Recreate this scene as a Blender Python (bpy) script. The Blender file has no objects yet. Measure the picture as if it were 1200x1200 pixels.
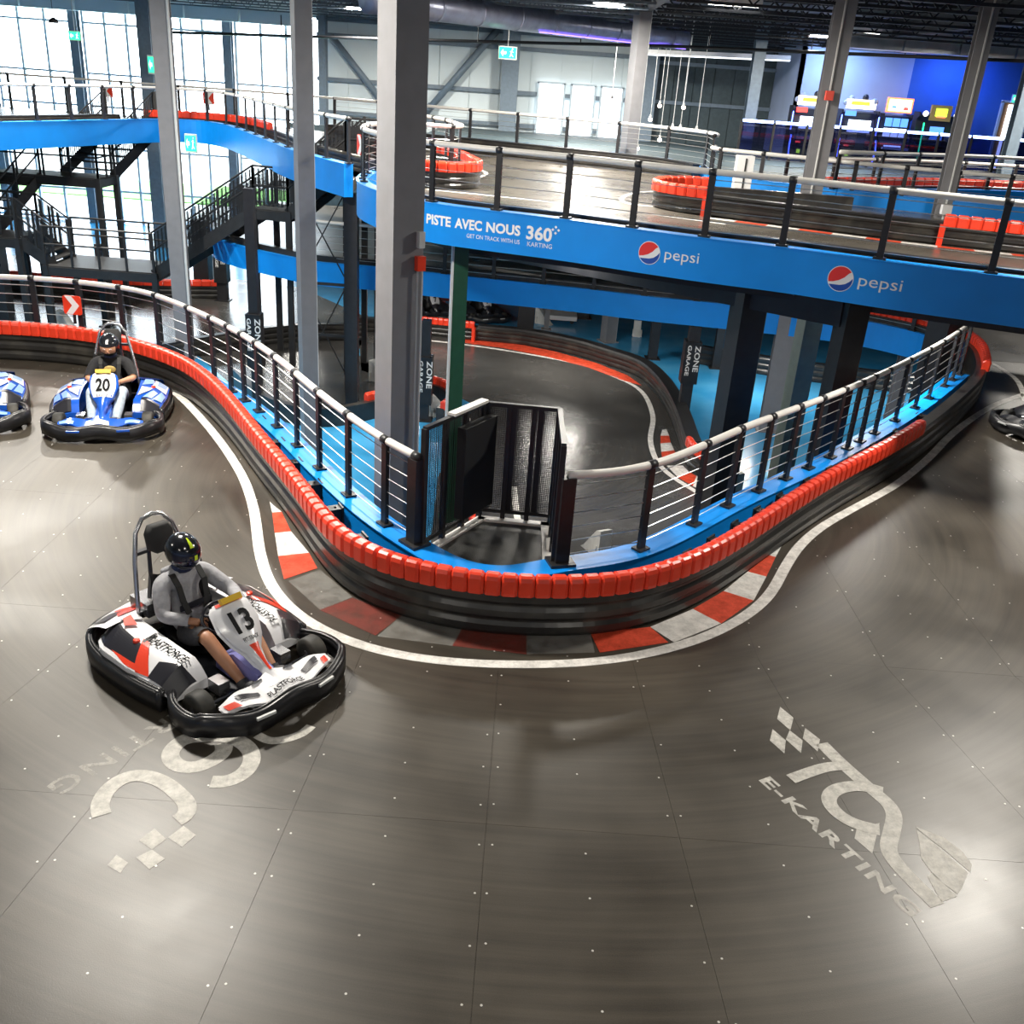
import bpy, math, random
import numpy as np
from mathutils import Vector, Matrix
random.seed(7)
S = bpy.context.scene
C = S.collection
# ------------------------------------------------------------------ camera
CAMZ = 4.65
_c = np.array([600., 600.]); _v = np.array([420., 3100.])
_d = _v - _c; _dv = np.linalg.norm(_d); _dh = (600 - 90.) * _d[1] / _dv
F = math.sqrt(_dv * _dh)
_down = np.array([_d[0], _d[1], F]); _down /= np.linalg.norm(_down)
_fw = np.array([0, 0, 1.]) - _down[2] * _down; _fw /= np.linalg.norm(_fw)
_R = np.array([np.cross(_down, _fw), _fw, -_down])      # camera (x right, y down, z fwd) -> world
cd = bpy.data.cameras.new('camera'); cam = bpy.data.objects.new('camera', cd); C.objects.link(cam)
cd.sensor_width = 36; cd.lens = F * 36 / 1200; cd.clip_start = .05; cd.clip_end = 400
_M = Matrix.Identity(4)
for i in range(3):
    _M[i][0] = _R[i, 0]; _M[i][1] = -_R[i, 1]; _M[i][2] = -_R[i, 2]
_M[2][3] = CAMZ
cam.matrix_world = _M
S.camera = cam
def P(x, y, z):                       # photo pixel on the level z -> world point
    r = _R @ np.array([x - 600., y - 600., F]); t = (z - CAMZ) / r[2]
    return Vector((t * r[0], t * r[1], z))
def PY(x, y, Y):                      # photo pixel on the upright plane at depth Y
    r = _R @ np.array([x - 600., y - 600., F]); t = Y / r[1]
    return Vector((t * r[0], Y, CAMZ + t * r[2]))
def proj(p):
    v = _R.T @ (np.array(p, float) - np.array([0, 0, CAMZ])); return 600 + F * v[0] / v[2], 600 + F * v[1] / v[2]
# ------------------------------------------------------------------ world and exposure
W = bpy.data.worlds.new('world'); S.world = W; W.use_nodes = True
bg = W.node_tree.nodes['Background']; bg.inputs[0].default_value = (.86, .94, 1.0, 1); bg.inputs[1].default_value = 11.0
S.view_settings.view_transform = 'Standard'; S.view_settings.look = 'None'
S.view_settings.exposure = 0.0; S.view_settings.gamma = 1.0; S.view_settings.use_curve_mapping = False
ZG, ZM, ZU = -2.6, 0.0, 2.53          # ground floor, middle track, upper track
ZC = 7.1                              # roof deck
# high bay lamps, some added as fill and to brighten the white wall: x, y, watts
LAMPS = [(-4.6, 10.0, 1250), (7.6, 11.7, 850), (-12.3, 26, 900), (-10.8, 18.6, 850), (14.5, 27, 700), (1.5, 27, 1100), (1.2, 19.6, 900),
         (-6, -4, 240), (6, -4, 240), (0, 1.0, 110), (-13, 4, 260), (13, 4, 160), (-3.5, 20, 900), (8.5, 34, 900), (-6.5, 37, 1900), (1.5, 38, 1300)]
# fill strips added to brighten the ground floor: x, y, z, watts
STRIPS = [(1.0, 25.5, -.36, 130), (6.5, 24.6, -.36, 130), (-3.0, 26.5, -.36, 110), (11.5, 24.0, -.36, 160), (1.2, 16.8, 2.25, 260), (5.6, 15.6, 2.25, 260), (-7.5, 30.5, -.36, 110)]
LAMP_Z = 6.45
# ------------------------------------------------------------------ helpers
def mat(name, col, rough=.5, metal=0., var=0., vscale=8., bump=0., bscale=40., emit=None, es=1., spec=.5, coat=0., col2=None, thr=None):
    m = bpy.data.materials.new(name); m.use_nodes = True
    N = m.node_tree.nodes; L = m.node_tree.links; b = N['Principled BSDF']
    b.inputs['Base Color'].default_value = (*col, 1); b.inputs['Roughness'].default_value = rough; b.inputs['Metallic'].default_value = metal
    b.inputs['Specular IOR Level'].default_value = spec
    if coat: b.inputs['Coat Weight'].default_value = coat; b.inputs['Coat Roughness'].default_value = .15
    if emit: b.inputs['Emission Color'].default_value = (*emit, 1); b.inputs['Emission Strength'].default_value = es
    if var or col2 or bump:
        tc = N.new('ShaderNodeTexCoord')
        if var or col2:
            n = N.new('ShaderNodeTexNoise'); n.inputs['Scale'].default_value = vscale; n.inputs['Detail'].default_value = 5
            L.new(tc.outputs['Object'], n.inputs['Vector'])
            r = N.new('ShaderNodeValToRGB'); c2 = col2 or tuple(min(1, c * (1 + var)) for c in col)
            c1 = col if col2 else tuple(c * (1 - var) for c in col)
            lo, hi = thr or (.3, .7)
            r.color_ramp.elements[0].position = lo; r.color_ramp.elements[1].position = hi
            r.color_ramp.elements[0].color = (*c1, 1); r.color_ramp.elements[1].color = (*c2, 1)
            L.new(n.outputs['Fac'], r.inputs['Fac']); L.new(r.outputs['Color'], b.inputs['Base Color'])
        if bump:
            n2 = N.new('ShaderNodeTexNoise'); n2.inputs['Scale'].default_value = bscale; n2.inputs['Detail'].default_value = 4
            L.new(tc.outputs['Object'], n2.inputs['Vector'])
            bp = N.new('ShaderNodeBump'); bp.inputs['Strength'].default_value = bump; bp.inputs['Distance'].default_value = .02
            L.new(n2.outputs['Fac'], bp.inputs['Height']); L.new(bp.outputs['Normal'], b.inputs['Normal'])
    return m
def track_mat(name, cx, cy, base=(.026, .0225, .018), lite=(.088, .075, .057), rough=(.31, .45)):
    # dark coated decking with tyre scuffs that sweep round the bend at (cx, cy)
    m = bpy.data.materials.new(name); m.use_nodes = True
    N = m.node_tree.nodes; L = m.node_tree.links; b = N['Principled BSDF']
    def nd(t, **k):
        n = N.new(t)
        for a, v in k.items(): setattr(n, a, v)
        return n
    geo = nd('ShaderNodeNewGeometry')
    sub = nd('ShaderNodeVectorMath', operation='SUBTRACT'); sub.inputs[1].default_value = (cx, cy, 0); L.new(geo.outputs['Position'], sub.inputs[0])
    sep = nd('ShaderNodeSeparateXYZ'); L.new(sub.outputs[0], sep.inputs[0])
    ln = nd('ShaderNodeVectorMath', operation='LENGTH'); L.new(sub.outputs[0], ln.inputs[0])
    at = nd('ShaderNodeMath', operation='ARCTAN2'); L.new(sep.outputs['Y'], at.inputs[0]); L.new(sep.outputs['X'], at.inputs[1])
    mr = nd('ShaderNodeMath', operation='MULTIPLY'); mr.inputs[1].default_value = 12.0; L.new(ln.outputs['Value'], mr.inputs[0])
    ma = nd('ShaderNodeMath', operation='MULTIPLY'); ma.inputs[1].default_value = 2.4; L.new(at.outputs[0], ma.inputs[0])
    cb = nd('ShaderNodeCombineXYZ'); L.new(mr.outputs[0], cb.inputs[0]); L.new(ma.outputs[0], cb.inputs[1])
    n1 = nd('ShaderNodeTexNoise'); n1.inputs['Scale'].default_value = 1.0; n1.inputs['Detail'].default_value = 6; n1.inputs['Roughness'].default_value = .65
    L.new(cb.outputs[0], n1.inputs['Vector'])
    n2 = nd('ShaderNodeTexNoise'); n2.inputs['Scale'].default_value = .8; n2.inputs['Detail'].default_value = 5; L.new(geo.outputs['Position'], n2.inputs['Vector'])
    n3 = nd('ShaderNodeTexNoise'); n3.inputs['Scale'].default_value = 130; n3.inputs['Detail'].default_value = 3; L.new(geo.outputs['Position'], n3.inputs['Vector'])
    a1 = nd('ShaderNodeMath', operation='ADD'); L.new(n1.outputs['Fac'], a1.inputs[0]); L.new(n2.outputs['Fac'], a1.inputs[1])
    m1 = nd('ShaderNodeMath', operation='MULTIPLY_ADD'); m1.inputs[1].default_value = .4; L.new(n3.outputs['Fac'], m1.inputs[0]); L.new(a1.outputs[0], m1.inputs[2])
    r = nd('ShaderNodeValToRGB'); r.color_ramp.elements[0].position = .4; r.color_ramp.elements[1].position = .82
    hf = nd('ShaderNodeMath', operation='MULTIPLY'); hf.inputs[1].default_value = .5; L.new(m1.outputs[0], hf.inputs[0])
    r.color_ramp.elements[0].color = (*base, 1); r.color_ramp.elements[1].color = (*lite, 1); L.new(hf.outputs[0], r.inputs['Fac']); L.new(r.outputs[0], b.inputs['Base Color'])
    rr = nd('ShaderNodeMapRange'); rr.inputs['From Min'].default_value = .35; rr.inputs['From Max'].default_value = .7
    rr.inputs['To Min'].default_value = rough[0]; rr.inputs['To Max'].default_value = rough[1]; ra = nd('ShaderNodeMath', operation='MULTIPLY_ADD'); ra.inputs[1].default_value = .25; L.new(n3.outputs['Fac'], ra.inputs[0]); rb = nd('ShaderNodeMath', operation='MULTIPLY'); rb.inputs[1].default_value = .78; L.new(n2.outputs['Fac'], rb.inputs[0]); L.new(rb.outputs[0], ra.inputs[2]); L.new(ra.outputs[0], rr.inputs['Value']); L.new(rr.outputs[0], b.inputs['Roughness'])
    bp = nd('ShaderNodeBump'); bp.inputs['Strength'].default_value = .09; bp.inputs['Distance'].default_value = .006; L.new(n3.outputs['Fac'], bp.inputs['Height']); L.new(bp.outputs[0], b.inputs['Normal'])
    b.inputs['Specular IOR Level'].default_value = .5
    return m
def worn(name, col, keep=.5, scale=9., top=1., lo=.1):
    # paint rubbed thin by tyres: bare decking shows through in patches
    m = bpy.data.materials.new(name); m.use_nodes = True
    N = m.node_tree.nodes; L = m.node_tree.links; b = N['Principled BSDF']; out = N['Material Output']
    b.inputs['Base Color'].default_value = (*col, 1); b.inputs['Roughness'].default_value = .5
    g = N.new('ShaderNodeNewGeometry'); n = N.new('ShaderNodeTexNoise'); n.inputs['Scale'].default_value = scale; n.inputs['Detail'].default_value = 8; n.inputs['Roughness'].default_value = .75
    L.new(g.outputs['Position'], n.inputs['Vector'])
    r = N.new('ShaderNodeMapRange'); r.inputs['From Min'].default_value = .5 - .25 - (keep - .5) * .5; r.inputs['From Max'].default_value = .5 + .25 - (keep - .5) * .5
    r.inputs['To Min'].default_value = lo; r.inputs['To Max'].default_value = top; L.new(n.outputs['Fac'], r.inputs['Value'])
    t = N.new('ShaderNodeBsdfTransparent'); mx = N.new('ShaderNodeMixShader')
    L.new(r.outputs[0], mx.inputs[0]); L.new(t.outputs[0], mx.inputs[1]); L.new(b.outputs[0], mx.inputs[2]); L.new(mx.outputs[0], out.inputs['Surface'])
    return m
def glass_mat(name, tint=(1, 1, 1), gl=.08, rough=.02):
    m = bpy.data.materials.new(name); m.use_nodes = True
    N = m.node_tree.nodes; L = m.node_tree.links; N.remove(N['Principled BSDF']); out = N['Material Output']
    t = N.new('ShaderNodeBsdfTransparent'); t.inputs[0].default_value = (*tint, 1); g = N.new('ShaderNodeBsdfGlossy'); g.inputs['Roughness'].default_value = rough
    mx = N.new('ShaderNodeMixShader'); mx.inputs[0].default_value = gl
    L.new(t.outputs[0], mx.inputs[1]); L.new(g.outputs[0], mx.inputs[2]); L.new(mx.outputs[0], out.inputs['Surface'])
    return m
def mesh_mat(name, col=(.01, .01, .012), scale=70., open_=.5):
    # perforated steel sheet: round holes as a pattern too fine to model singly
    m = bpy.data.materials.new(name); m.use_nodes = True
    N = m.node_tree.nodes; L = m.node_tree.links; b = N['Principled BSDF']; out = N['Material Output']
    b.inputs['Base Color'].default_value = (*col, 1); b.inputs['Roughness'].default_value = .45
    g = N.new('ShaderNodeNewGeometry'); v = N.new('ShaderNodeTexVoronoi'); v.inputs['Scale'].default_value = scale; v.inputs['Randomness'].default_value = 0
    L.new(g.outputs['Position'], v.inputs['Vector'])
    lt = N.new('ShaderNodeMath'); lt.operation = 'LESS_THAN'; lt.inputs[1].default_value = open_; L.new(v.outputs['Distance'], lt.inputs[0])
    t = N.new('ShaderNodeBsdfTransparent'); mx = N.new('ShaderNodeMixShader')
    L.new(lt.outputs[0], mx.inputs[0]); L.new(b.outputs[0], mx.inputs[1]); L.new(t.outputs[0], mx.inputs[2]); L.new(mx.outputs[0], out.inputs['Surface'])
    return m
K = {}
K['red'] = mat('red_plastic', (.78, .05, .018), .34, var=.15, vscale=3, bump=.05)
K['redpaint'] = worn('red_paint', (.72, .075, .03), .78, 5)
K['whitepaint'] = worn('white_paint', (.8, .78, .74), .8, 6)
K['redkerb_worn'] = worn('red_kerb_worn', (.4, .05, .035), .4, 6, .4, .05)
K['whitekerb_worn'] = worn('white_kerb_worn', (.5, .49, .46), .4, 6, .3, .04)
K['logopaint'] = worn('logo_paint', (.62, .60, .55), .66, 11)
K['logopaint_worn'] = worn('logo_paint_worn', (.5, .48, .43), .38, 14)
K['black'] = mat('black_plastic', (.014, .014, .015), .38, var=.3, vscale=6, bump=.05, bscale=20)
K['barrier'] = mat('barrier_black', (.02, .019, .018), .3, col2=(.075, .068, .055), thr=(.5, .85), vscale=2.6, bump=.12, bscale=9)
K['steel'] = mat('black_steel', (.016, .016, .018), .42, var=.2, bump=.03)
K['stair'] = mat('stair_steel', (.02, .02, .021), .5, var=.2)
K['grate'] = mat('stair_grating', (.05, .05, .05), .5, metal=.3, var=.3, vscale=60)
K['blue'] = mat('blue_beam_paint', (.0, .25, .78), .42, var=.05, vscale=2)
K['bluefloor'] = mat('blue_epoxy_floor', (.03, .27, .55), .2, col2=(.08, .36, .62), thr=(.35, .75), vscale=.9, bump=.03, bscale=3, spec=.7)
K['handrail'] = mat('cream_handrail', (.72, .70, .66), .4, var=.04)
K['cable'] = mat('steel_cable', (.6, .6, .58), .3, metal=.8)
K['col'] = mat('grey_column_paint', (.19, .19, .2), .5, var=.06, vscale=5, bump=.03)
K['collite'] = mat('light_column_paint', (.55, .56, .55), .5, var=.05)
K['colgreen'] = mat('dark_green_column_paint', (.012, .06, .03), .45, var=.1)
K['colgg'] = mat('grey_green_column_paint', (.10, .13, .115), .5, var=.1)
K['wall'] = mat('white_wall_panel', (.66, .75, .78), .55, var=.03, vscale=1)
K['girt'] = mat('grey_blue_steel', (.15, .2, .25), .5, var=.1)
K['darkwall'] = mat('dark_wall_panel', (.05, .075, .085), .6, var=.15)
K['bluewall'] = mat('blue_wall_paint', (.03, .12, .42), .6, var=.1, vscale=1)
K['palewall'] = mat('pale_wall_paint', (.34, .42, .62), .6, var=.06, vscale=1)
K['roof'] = mat('dark_roof_deck', (.05, .065, .085), .6, var=.2)
K['joist'] = mat('joist_in_light', (.10, .135, .17), .5, var=.2)  # joist steel toned as lit: window-side light is put into the colour
K['joistshade'] = mat('joist_in_shade', (.02, .023, .03), .5, var=.2)  # same joist steel, with the arcade side's shade put into the colour
K['white'] = mat('white_gloss_plastic', (.78, .78, .78), .3, var=.03)
K['duct'] = mat('galvanised_duct', (.45, .47, .5), .35, metal=.7, var=.15, vscale=3)
K['mullion'] = mat('mullion_aluminium', (.45, .55, .62), .5)
K['pane'] = glass_mat('window_glass', (.97, .99, 1), .06)
K['railglass'] = glass_mat('tinted_rail_glass', (.35, .38, .6), .08)
K['rubber'] = mat('tyre_rubber', (.02, .02, .018), .65, col2=(.075, .068, .055), thr=(.45, .7), vscale=5)
K['chrome'] = mat('brushed_metal', (.55, .55, .57), .25, metal=.9)
K['screw'] = mat('screw_steel', (.62, .6, .56), .4, metal=.2)
K['perf'] = mesh_mat('perforated_black_steel', scale=60, open_=.42)
K['foot'] = mat('white_wedge_plastic', (.6, .6, .57), .5, var=.1)
K['concrete'] = mat('pale_ground', (.5, .52, .5), .8, var=.1)
K['grass'] = mat('grass_green', (.12, .3, .06), .9, var=.3)
class MB:
    def __init__(s): s.v = []; s.f = []; s.m = []; s.mi = 0
    def add(s, vs, fs):
        o = len(s.v); s.v += [tuple(v) for v in vs]; s.f += [tuple(i + o for i in f) for f in fs]; s.m += [s.mi] * len(fs); return s
    def hexa(s, q): return s.add(q, [(3, 2, 1, 0), (4, 5, 6, 7), (0, 1, 5, 4), (1, 2, 6, 5), (2, 3, 7, 6), (3, 0, 4, 7)])
    def box(s, c, d, M=None):
        x, y, z = (e / 2 for e in d); q = [Vector(v) for v in ((-x, -y, -z), (x, -y, -z), (x, y, -z), (-x, y, -z), (-x, -y, z), (x, -y, z), (x, y, z), (-x, y, z))]
        c = Vector(c); return s.hexa([(M @ v if M else v) + c for v in q])
    def bar(s, a, b, w, h=None, up=(0, 0, 1)):
        a = Vector(a); b = Vector(b); h = h or w; d = (b - a).normalized(); u = Vector(up)
        if abs(d.dot(u)) > .98: u = Vector((1, 0, 0))
        r = d.cross(u).normalized() * (w / 2); t = r.cross(d).normalized() * (h / 2)
        return s.hexa([a - r - t, a + r - t, a + r + t, a - r + t, b - r - t, b + r - t, b + r + t, b - r + t])
    def tube(s, pts, r, n=8, cap=True, closed=False):
        pts = [Vector(p) for p in pts]; m = len(pts); vs = []; fs = []
        rr = r if isinstance(r, (list, tuple)) else [r] * m
        t0 = (pts[1] - pts[0]).normalized(); u = t0.orthogonal().normalized()
        if abs(t0.z) < .9: u = Vector((0, 0, 1)) - t0 * t0.z; u.normalize()
        for i, p in enumerate(pts):
            a = pts[i - 1] if i or closed else p; b = pts[(i + 1) % m] if i < m - 1 or closed else p
            t = (b - a).normalized(); u = (u - t * u.dot(t)).normalized(); w = t.cross(u)
            for k in range(n):
                g = 2 * math.pi * k / n; vs.append(p + (u * math.cos(g) + w * math.sin(g)) * rr[i])
        for i in range(m if closed else m - 1):
            j = (i + 1) % m
            for k in range(n): fs.append((i * n + k, i * n + (k + 1) % n, j * n + (k + 1) % n, j * n + k))
        if cap and not closed: fs += [tuple(reversed(range(n))), tuple(range((m - 1) * n, m * n))]
        return s.add(vs, fs)
    def sweep(s, path, prof, cap=True, closed=False, zs=None):
        # profile of (offset to the left of travel, z) carried along a plan path
        m = len(path); n = len(prof); vs = []; fs = []
        for i in range(m):
            nx, ny = normal(path, i, closed); z0 = zs[i] if zs else 0
            for o, z in prof: vs.append((path[i][0] + nx * o, path[i][1] + ny * o, z + z0))
        for i in range(m if closed else m - 1):
            j = (i + 1) % m
            for k in range(n):
                l = (k + 1) % n; fs.append((i * n + k, j * n + k, j * n + l, i * n + l))
        if cap and not closed: fs += [tuple(range(n)), tuple(reversed(range((m - 1) * n, m * n)))]
        return s.add(vs, fs)
    def prism(s, pts, z0, z1):
        n = len(pts); vs = [(p[0], p[1], z0) for p in pts] + [(p[0], p[1], z1) for p in pts]
        return s.add(vs, [tuple(reversed(range(n))), tuple(range(n, 2 * n))] + [(i, (i + 1) % n, n + (i + 1) % n, n + i) for i in range(n)])
    def extrude(s, pts, M, t):
        # flat outline in local xy, thickness t along local z, placed by matrix
        n = len(pts); vs = [M @ Vector((p[0], p[1], 0)) for p in pts] + [M @ Vector((p[0], p[1], t)) for p in pts]
        return s.add(vs, [tuple(reversed(range(n))), tuple(range(n, 2 * n))] + [(i, (i + 1) % n, n + (i + 1) % n, n + i) for i in range(n)])
    def lathe(s, prof, n=16, M=None, sx=1, sy=1):
        vs = []; fs = []; m = len(prof)
        for r, z in prof:
            for k in range(n):
                g = 2 * math.pi * k / n; v = Vector((r * math.cos(g) * sx, r * math.sin(g) * sy, z)); vs.append(M @ v if M else v)
        for i in range(m - 1):
            for k in range(n): fs.append((i * n + k, i * n + (k + 1) % n, (i + 1) * n + (k + 1) % n, (i + 1) * n + k))
        fs += [tuple(reversed(range(n))), tuple(range((m - 1) * n, m * n))]
        return s.add(vs, fs)
    def loft(s, secs, cap=True):
        n = len(secs[0]); vs = [v for q in secs for v in q]; fs = []
        for i in range(len(secs) - 1):
            for k in range(n): fs.append((i * n + k, i * n + (k + 1) % n, (i + 1) * n + (k + 1) % n, (i + 1) * n + k))
        if cap: fs += [tuple(reversed(range(n))), tuple(range((len(secs) - 1) * n, len(secs) * n))]
        return s.add(vs, fs)
    def ball(s, c, r, n=12, m=8):
        M = Matrix.Translation(c) @ Matrix.Diagonal((*(r if isinstance(r, tuple) else (r, r, r)), 1))
        return s.lathe([(max(.02, math.sin(math.pi * i / m)), -math.cos(math.pi * i / m)) for i in range(m + 1)], n, M)
    def build(s, name, m, parent=None, smooth=False, local=False):
        me = bpy.data.meshes.new(name); vs = s.v
        if parent is not None and not local:
            o = WL.get(parent.name, (0, 0, 0)); vs = [(v[0] - o[0], v[1] - o[1], v[2] - o[2]) for v in vs]
        me.from_pydata(vs, [], s.f)
        ms = m if isinstance(m, (list, tuple)) else [m]
        for k in ms: me.materials.append(K[k] if isinstance(k, str) else k)
        if len(ms) > 1: me.polygons.foreach_set('material_index', s.m)
        me.validate(); me.update()
        if smooth: me.polygons.foreach_set('use_smooth', [True] * len(me.polygons))
        return link(name, me, parent)
WL = {}
def link(name, me, parent=None):
    o = bpy.data.objects.new(name, me); C.objects.link(o)
    if parent is not None: o.parent = parent; WL[o.name] = WL.get(parent.name, (0, 0, 0))
    return o
def thing(name, label, cat, loc=(0, 0, 0), group=None, rz=0.):
    o = bpy.data.objects.new(name, None); C.objects.link(o); o.location = loc; o.rotation_euler[2] = rz; o.empty_display_size = .1
    WL[o.name] = tuple(loc); tag(o, label, cat, group); return o
def tag(o, label=None, cat=None, group=None, kind=None):
    if label: o['label'] = label
    if cat: o['category'] = cat
    if group: o['group'] = group
    if kind: o['kind'] = kind
    return o
def struct(o, label=None):
    o['kind'] = 'structure'
    if label: o['label'] = label
    return o
def copy_tree(o, parent=None):
    c = o.copy(); C.objects.link(c); c.parent = parent; WL[c.name] = WL.get(o.name, (0, 0, 0))
    for ch in list(o.children): copy_tree(ch, c)
    return c
# ------------------------------------------------------------------ plan paths
def normal(path, i, closed=False):
    m = len(path); a = path[i - 1] if i or closed else path[0]; b = path[(i + 1) % m] if i < m - 1 or closed else path[-1]
    dx, dy = b[0] - a[0], b[1] - a[1]; l = math.hypot(dx, dy) or 1; return -dy / l, dx / l
def curve(pts, step=.12, closed=False):
    pts = [np.array(p[:2], float) for p in pts]; out = []; n = len(pts)
    for i in range(n if closed else n - 1):
        p1, p2 = pts[i], pts[(i + 1) % n]
        p0 = pts[i - 1] if i or closed else 2 * p1 - p2; p3 = pts[(i + 2) % n] if i < n - 2 or closed else 2 * p2 - p1
        for k in range(12):
            t = k / 12; out.append(.5 * (2 * p1 + (p2 - p0) * t + (2 * p0 - 5 * p1 + 4 * p2 - p3) * t * t + (3 * p1 - p0 - 3 * p2 + p3) * t ** 3))
    out.append(pts[0] if closed else pts[-1])
    return resample(out, step, closed)
def arclen(path):
    s = [0.]
    for a, b in zip(path, path[1:]): s.append(s[-1] + math.hypot(b[0] - a[0], b[1] - a[1]))
    return s
def resample(path, step, closed=False):
    s = arclen(path); n = max(2, round(s[-1] / step)); q = np.linspace(0, s[-1], n + 1)
    X = np.interp(q, s, [p[0] for p in path]); Y = np.interp(q, s, [p[1] for p in path]); r = list(zip(X.tolist(), Y.tolist()))
    return r[:-1] if closed else r
def smooth(path, it=10):
    p = [np.array(q, float) for q in path]
    for _ in range(it): p = [p[0]] + [(p[i - 1] + 2 * p[i] + p[i + 1]) / 4 for i in range(1, len(p) - 1)] + [p[-1]]
    return [tuple(q) for q in p]
def offset(path, o): return [(p[0] + normal(path, i)[0] * o, p[1] + normal(path, i)[1] * o) for i, p in enumerate(path)]
def at(path, s):
    S_ = arclen(path); s = min(max(s, 0), S_[-1]); x = np.interp(s, S_, [p[0] for p in path]); y = np.interp(s, S_, [p[1] for p in path])
    i = min(max(int(np.searchsorted(S_, s)), 1), len(path) - 1); a, b = path[i - 1], path[i]; return float(x), float(y), math.atan2(b[1] - a[1], b[0] - a[0])
def s_px(path, z, px):
    # arc length at which the path, at level z, crosses a photo column
    S_ = arclen(path); X = [proj((p[0], p[1], z))[0] for p in path]
    for i in range(len(X) - 1):
        if (X[i] - px) * (X[i + 1] - px) <= 0: t = (px - X[i]) / ((X[i + 1] - X[i]) or 1e-9); return S_[i] + t * (S_[i + 1] - S_[i])
    return None
def cut(path, s0, s1):
    S_ = arclen(path); return [at(path, s0)[:2]] + [p for p, q in zip(path, S_) if s0 < q < s1] + [at(path, s1)[:2]]
def pxpath(pts, z, step=.12, sm=12): return smooth(curve([P(*p, z) for p in pts], step), sm)
def inside(p, poly):
    x, y = p; r = False; n = len(poly)
    for i in range(n):
        a, b = poly[i], poly[i - 1]
        if (a[1] > y) != (b[1] > y) and x < (b[0] - a[0]) * (y - a[1]) / (b[1] - a[1]) + a[0]: r = not r
    return r
# ------------------------------------------------------------------ lettering
def text_vf(s, size=1., spacing=1., bold=0.):
    cu = bpy.data.curves.new('t', 'FONT'); cu.body = s; cu.size = size; cu.space_character = spacing; cu.offset = bold; cu.resolution_u = 3
    o = bpy.data.objects.new('t', cu); C.objects.link(o); bpy.context.view_layer.update()
    me = o.evaluated_get(bpy.context.evaluated_depsgraph_get()).to_mesh()
    v = [tuple(q.co[:2]) for q in me.vertices]; f = [tuple(p.vertices) for p in me.polygons]
    bpy.data.objects.remove(o); bpy.data.curves.remove(cu)
    x0 = min(q[0] for q in v); x1 = max(q[0] for q in v); y0 = min(q[1] for q in v); y1 = max(q[1] for q in v)
    return v, f, (x0, y0, x1, y1)
def text_on(s, M, w, h, bold=.02, spacing=1.):
    # letters stretched to w x h, lower left corner at the matrix origin
    v, f, (x0, y0, x1, y1) = text_vf(s, 1, spacing, bold); mb = MB()
    mb.add([M @ Vector(((q[0] - x0) / (x1 - x0) * w, (q[1] - y0) / (y1 - y0) * h, 0)) for q in v], f); return mb
def frame(o, x, y):                      # matrix with origin o, local x and y axes
    x = Vector(x).normalized(); y = Vector(y); y = (y - x * y.dot(x)).normalized(); z = x.cross(y); M = Matrix.Identity(4)
    for i in range(3): M[i][0] = x[i]; M[i][1] = y[i]; M[i][2] = z[i]; M[i][3] = o[i]
    return M
# ------------------------------------------------------------------ paths of the three track levels
NEARPX = [(-300, 383), (-150, 379), (0, 381), (100, 389), (150, 400), (200, 416), (225, 429), (250, 449), (275, 476), (300, 508), (325, 537), (350, 568), (372, 598), (397, 627),
          (433, 648), (473, 662), (517, 672), (567, 680), (613, 683), (650, 684), (700, 683), (730, 681), (767, 672), (810, 657), (850, 637), (900, 605), (950, 572), (996, 545),
          (1040, 522), (1080, 498), (1112, 474), (1142, 448), (1157, 430)]
near = [P(*p, .56)[:2] for p in NEARPX] + [(8.62, 17.9), (8.85, 18.7), (8.9, 19.4)]
NEAR = smooth(curve(near, .12), 14)
FARBEAM = smooth(curve([(8.72, 19.5), (8.55, 20.2), (8.1, 20.75), (7.3, 21.4), (6.0, 21.75), (4.7, 22.0), (2.85, 22.25), (1.25, 22.65), (-.35, 22.9), (-2.4, 23.25), (-3.7, 23.5), (-5.0, 23.5), (-5.8, 23.9), (-7.4, 25.0), (-8.3, 25.9), (-9.0, 27.5)], .2), 8)
FARBAR = offset(FARBEAM, -.22)
RAILPX = [(-300, 336), (-150, 331), (0, 332), (60, 333), (140, 340), (200, 352), (260, 379), (320, 416), (375, 461), (440, 509), (490, 536)]
RAILPX2 = [(664, 557), (700, 556), (740, 551), (775, 542), (830, 520), (870, 502), (910, 487), (940, 476), (980, 461), (1040, 435), (1100, 404), (1142, 377)]
ZR = 1.22
_l = [p for p in offset(NEAR, .5)[::6] if p[0] < -5.4]; RAILN1 = smooth(curve(_l + [P(*p, ZR)[:2] for p in RAILPX[6:]], .12), 14); RAILN2 = pxpath(RAILPX2, ZR, .12, 10)
BRIDGE = pxpath([(455, 198), (443, 199), (425, 203), (417, 211), (424, 217), (441, 224), (470, 232), (512, 240), (585, 249), (670, 259), (748, 270), (840, 282), (927, 292), (1042, 308), (1185, 326), (1330, 344)], 2.83, .12, 14)
UFAR = smooth(curve([(-6.5, 32.5), (-3.3, 31.2), (-1.8, 30.6), (-.2, 29.8), (1.1, 29.2), (2.5, 28.5), (3.6, 27.6), (4.25, 26.5), (4.3, 25.3), (3.9, 24.7), (4.4, 24.0), (6.2, 23.1), (7.2, 22.4), (8.4, 22.0), (9.6, 21.7), (14, 21.0)], .25), 5)
ULEFT = smooth(curve([(-22, 19), (-17, 21), (-14.2, 22.9), (-13.1, 25.2), (-12.4, 27.4), (-11.6, 29.8), (-11.0, 30.8), (-10.2, 31.2), (-9.2, 30.3), (-8.2, 28.6), (-6.7, 25.6), (-5.5, 23.2), (-4.4, 21.5), (-3.7, 20.5)], .25), 5)
UVOID = smooth(curve([(6.6, 22.9), (7.4, 23.3), (8.72, 24.3), (10.5, 25.5), (12.6, 26.3), (18, 27.4)], .25), 6)
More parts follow.
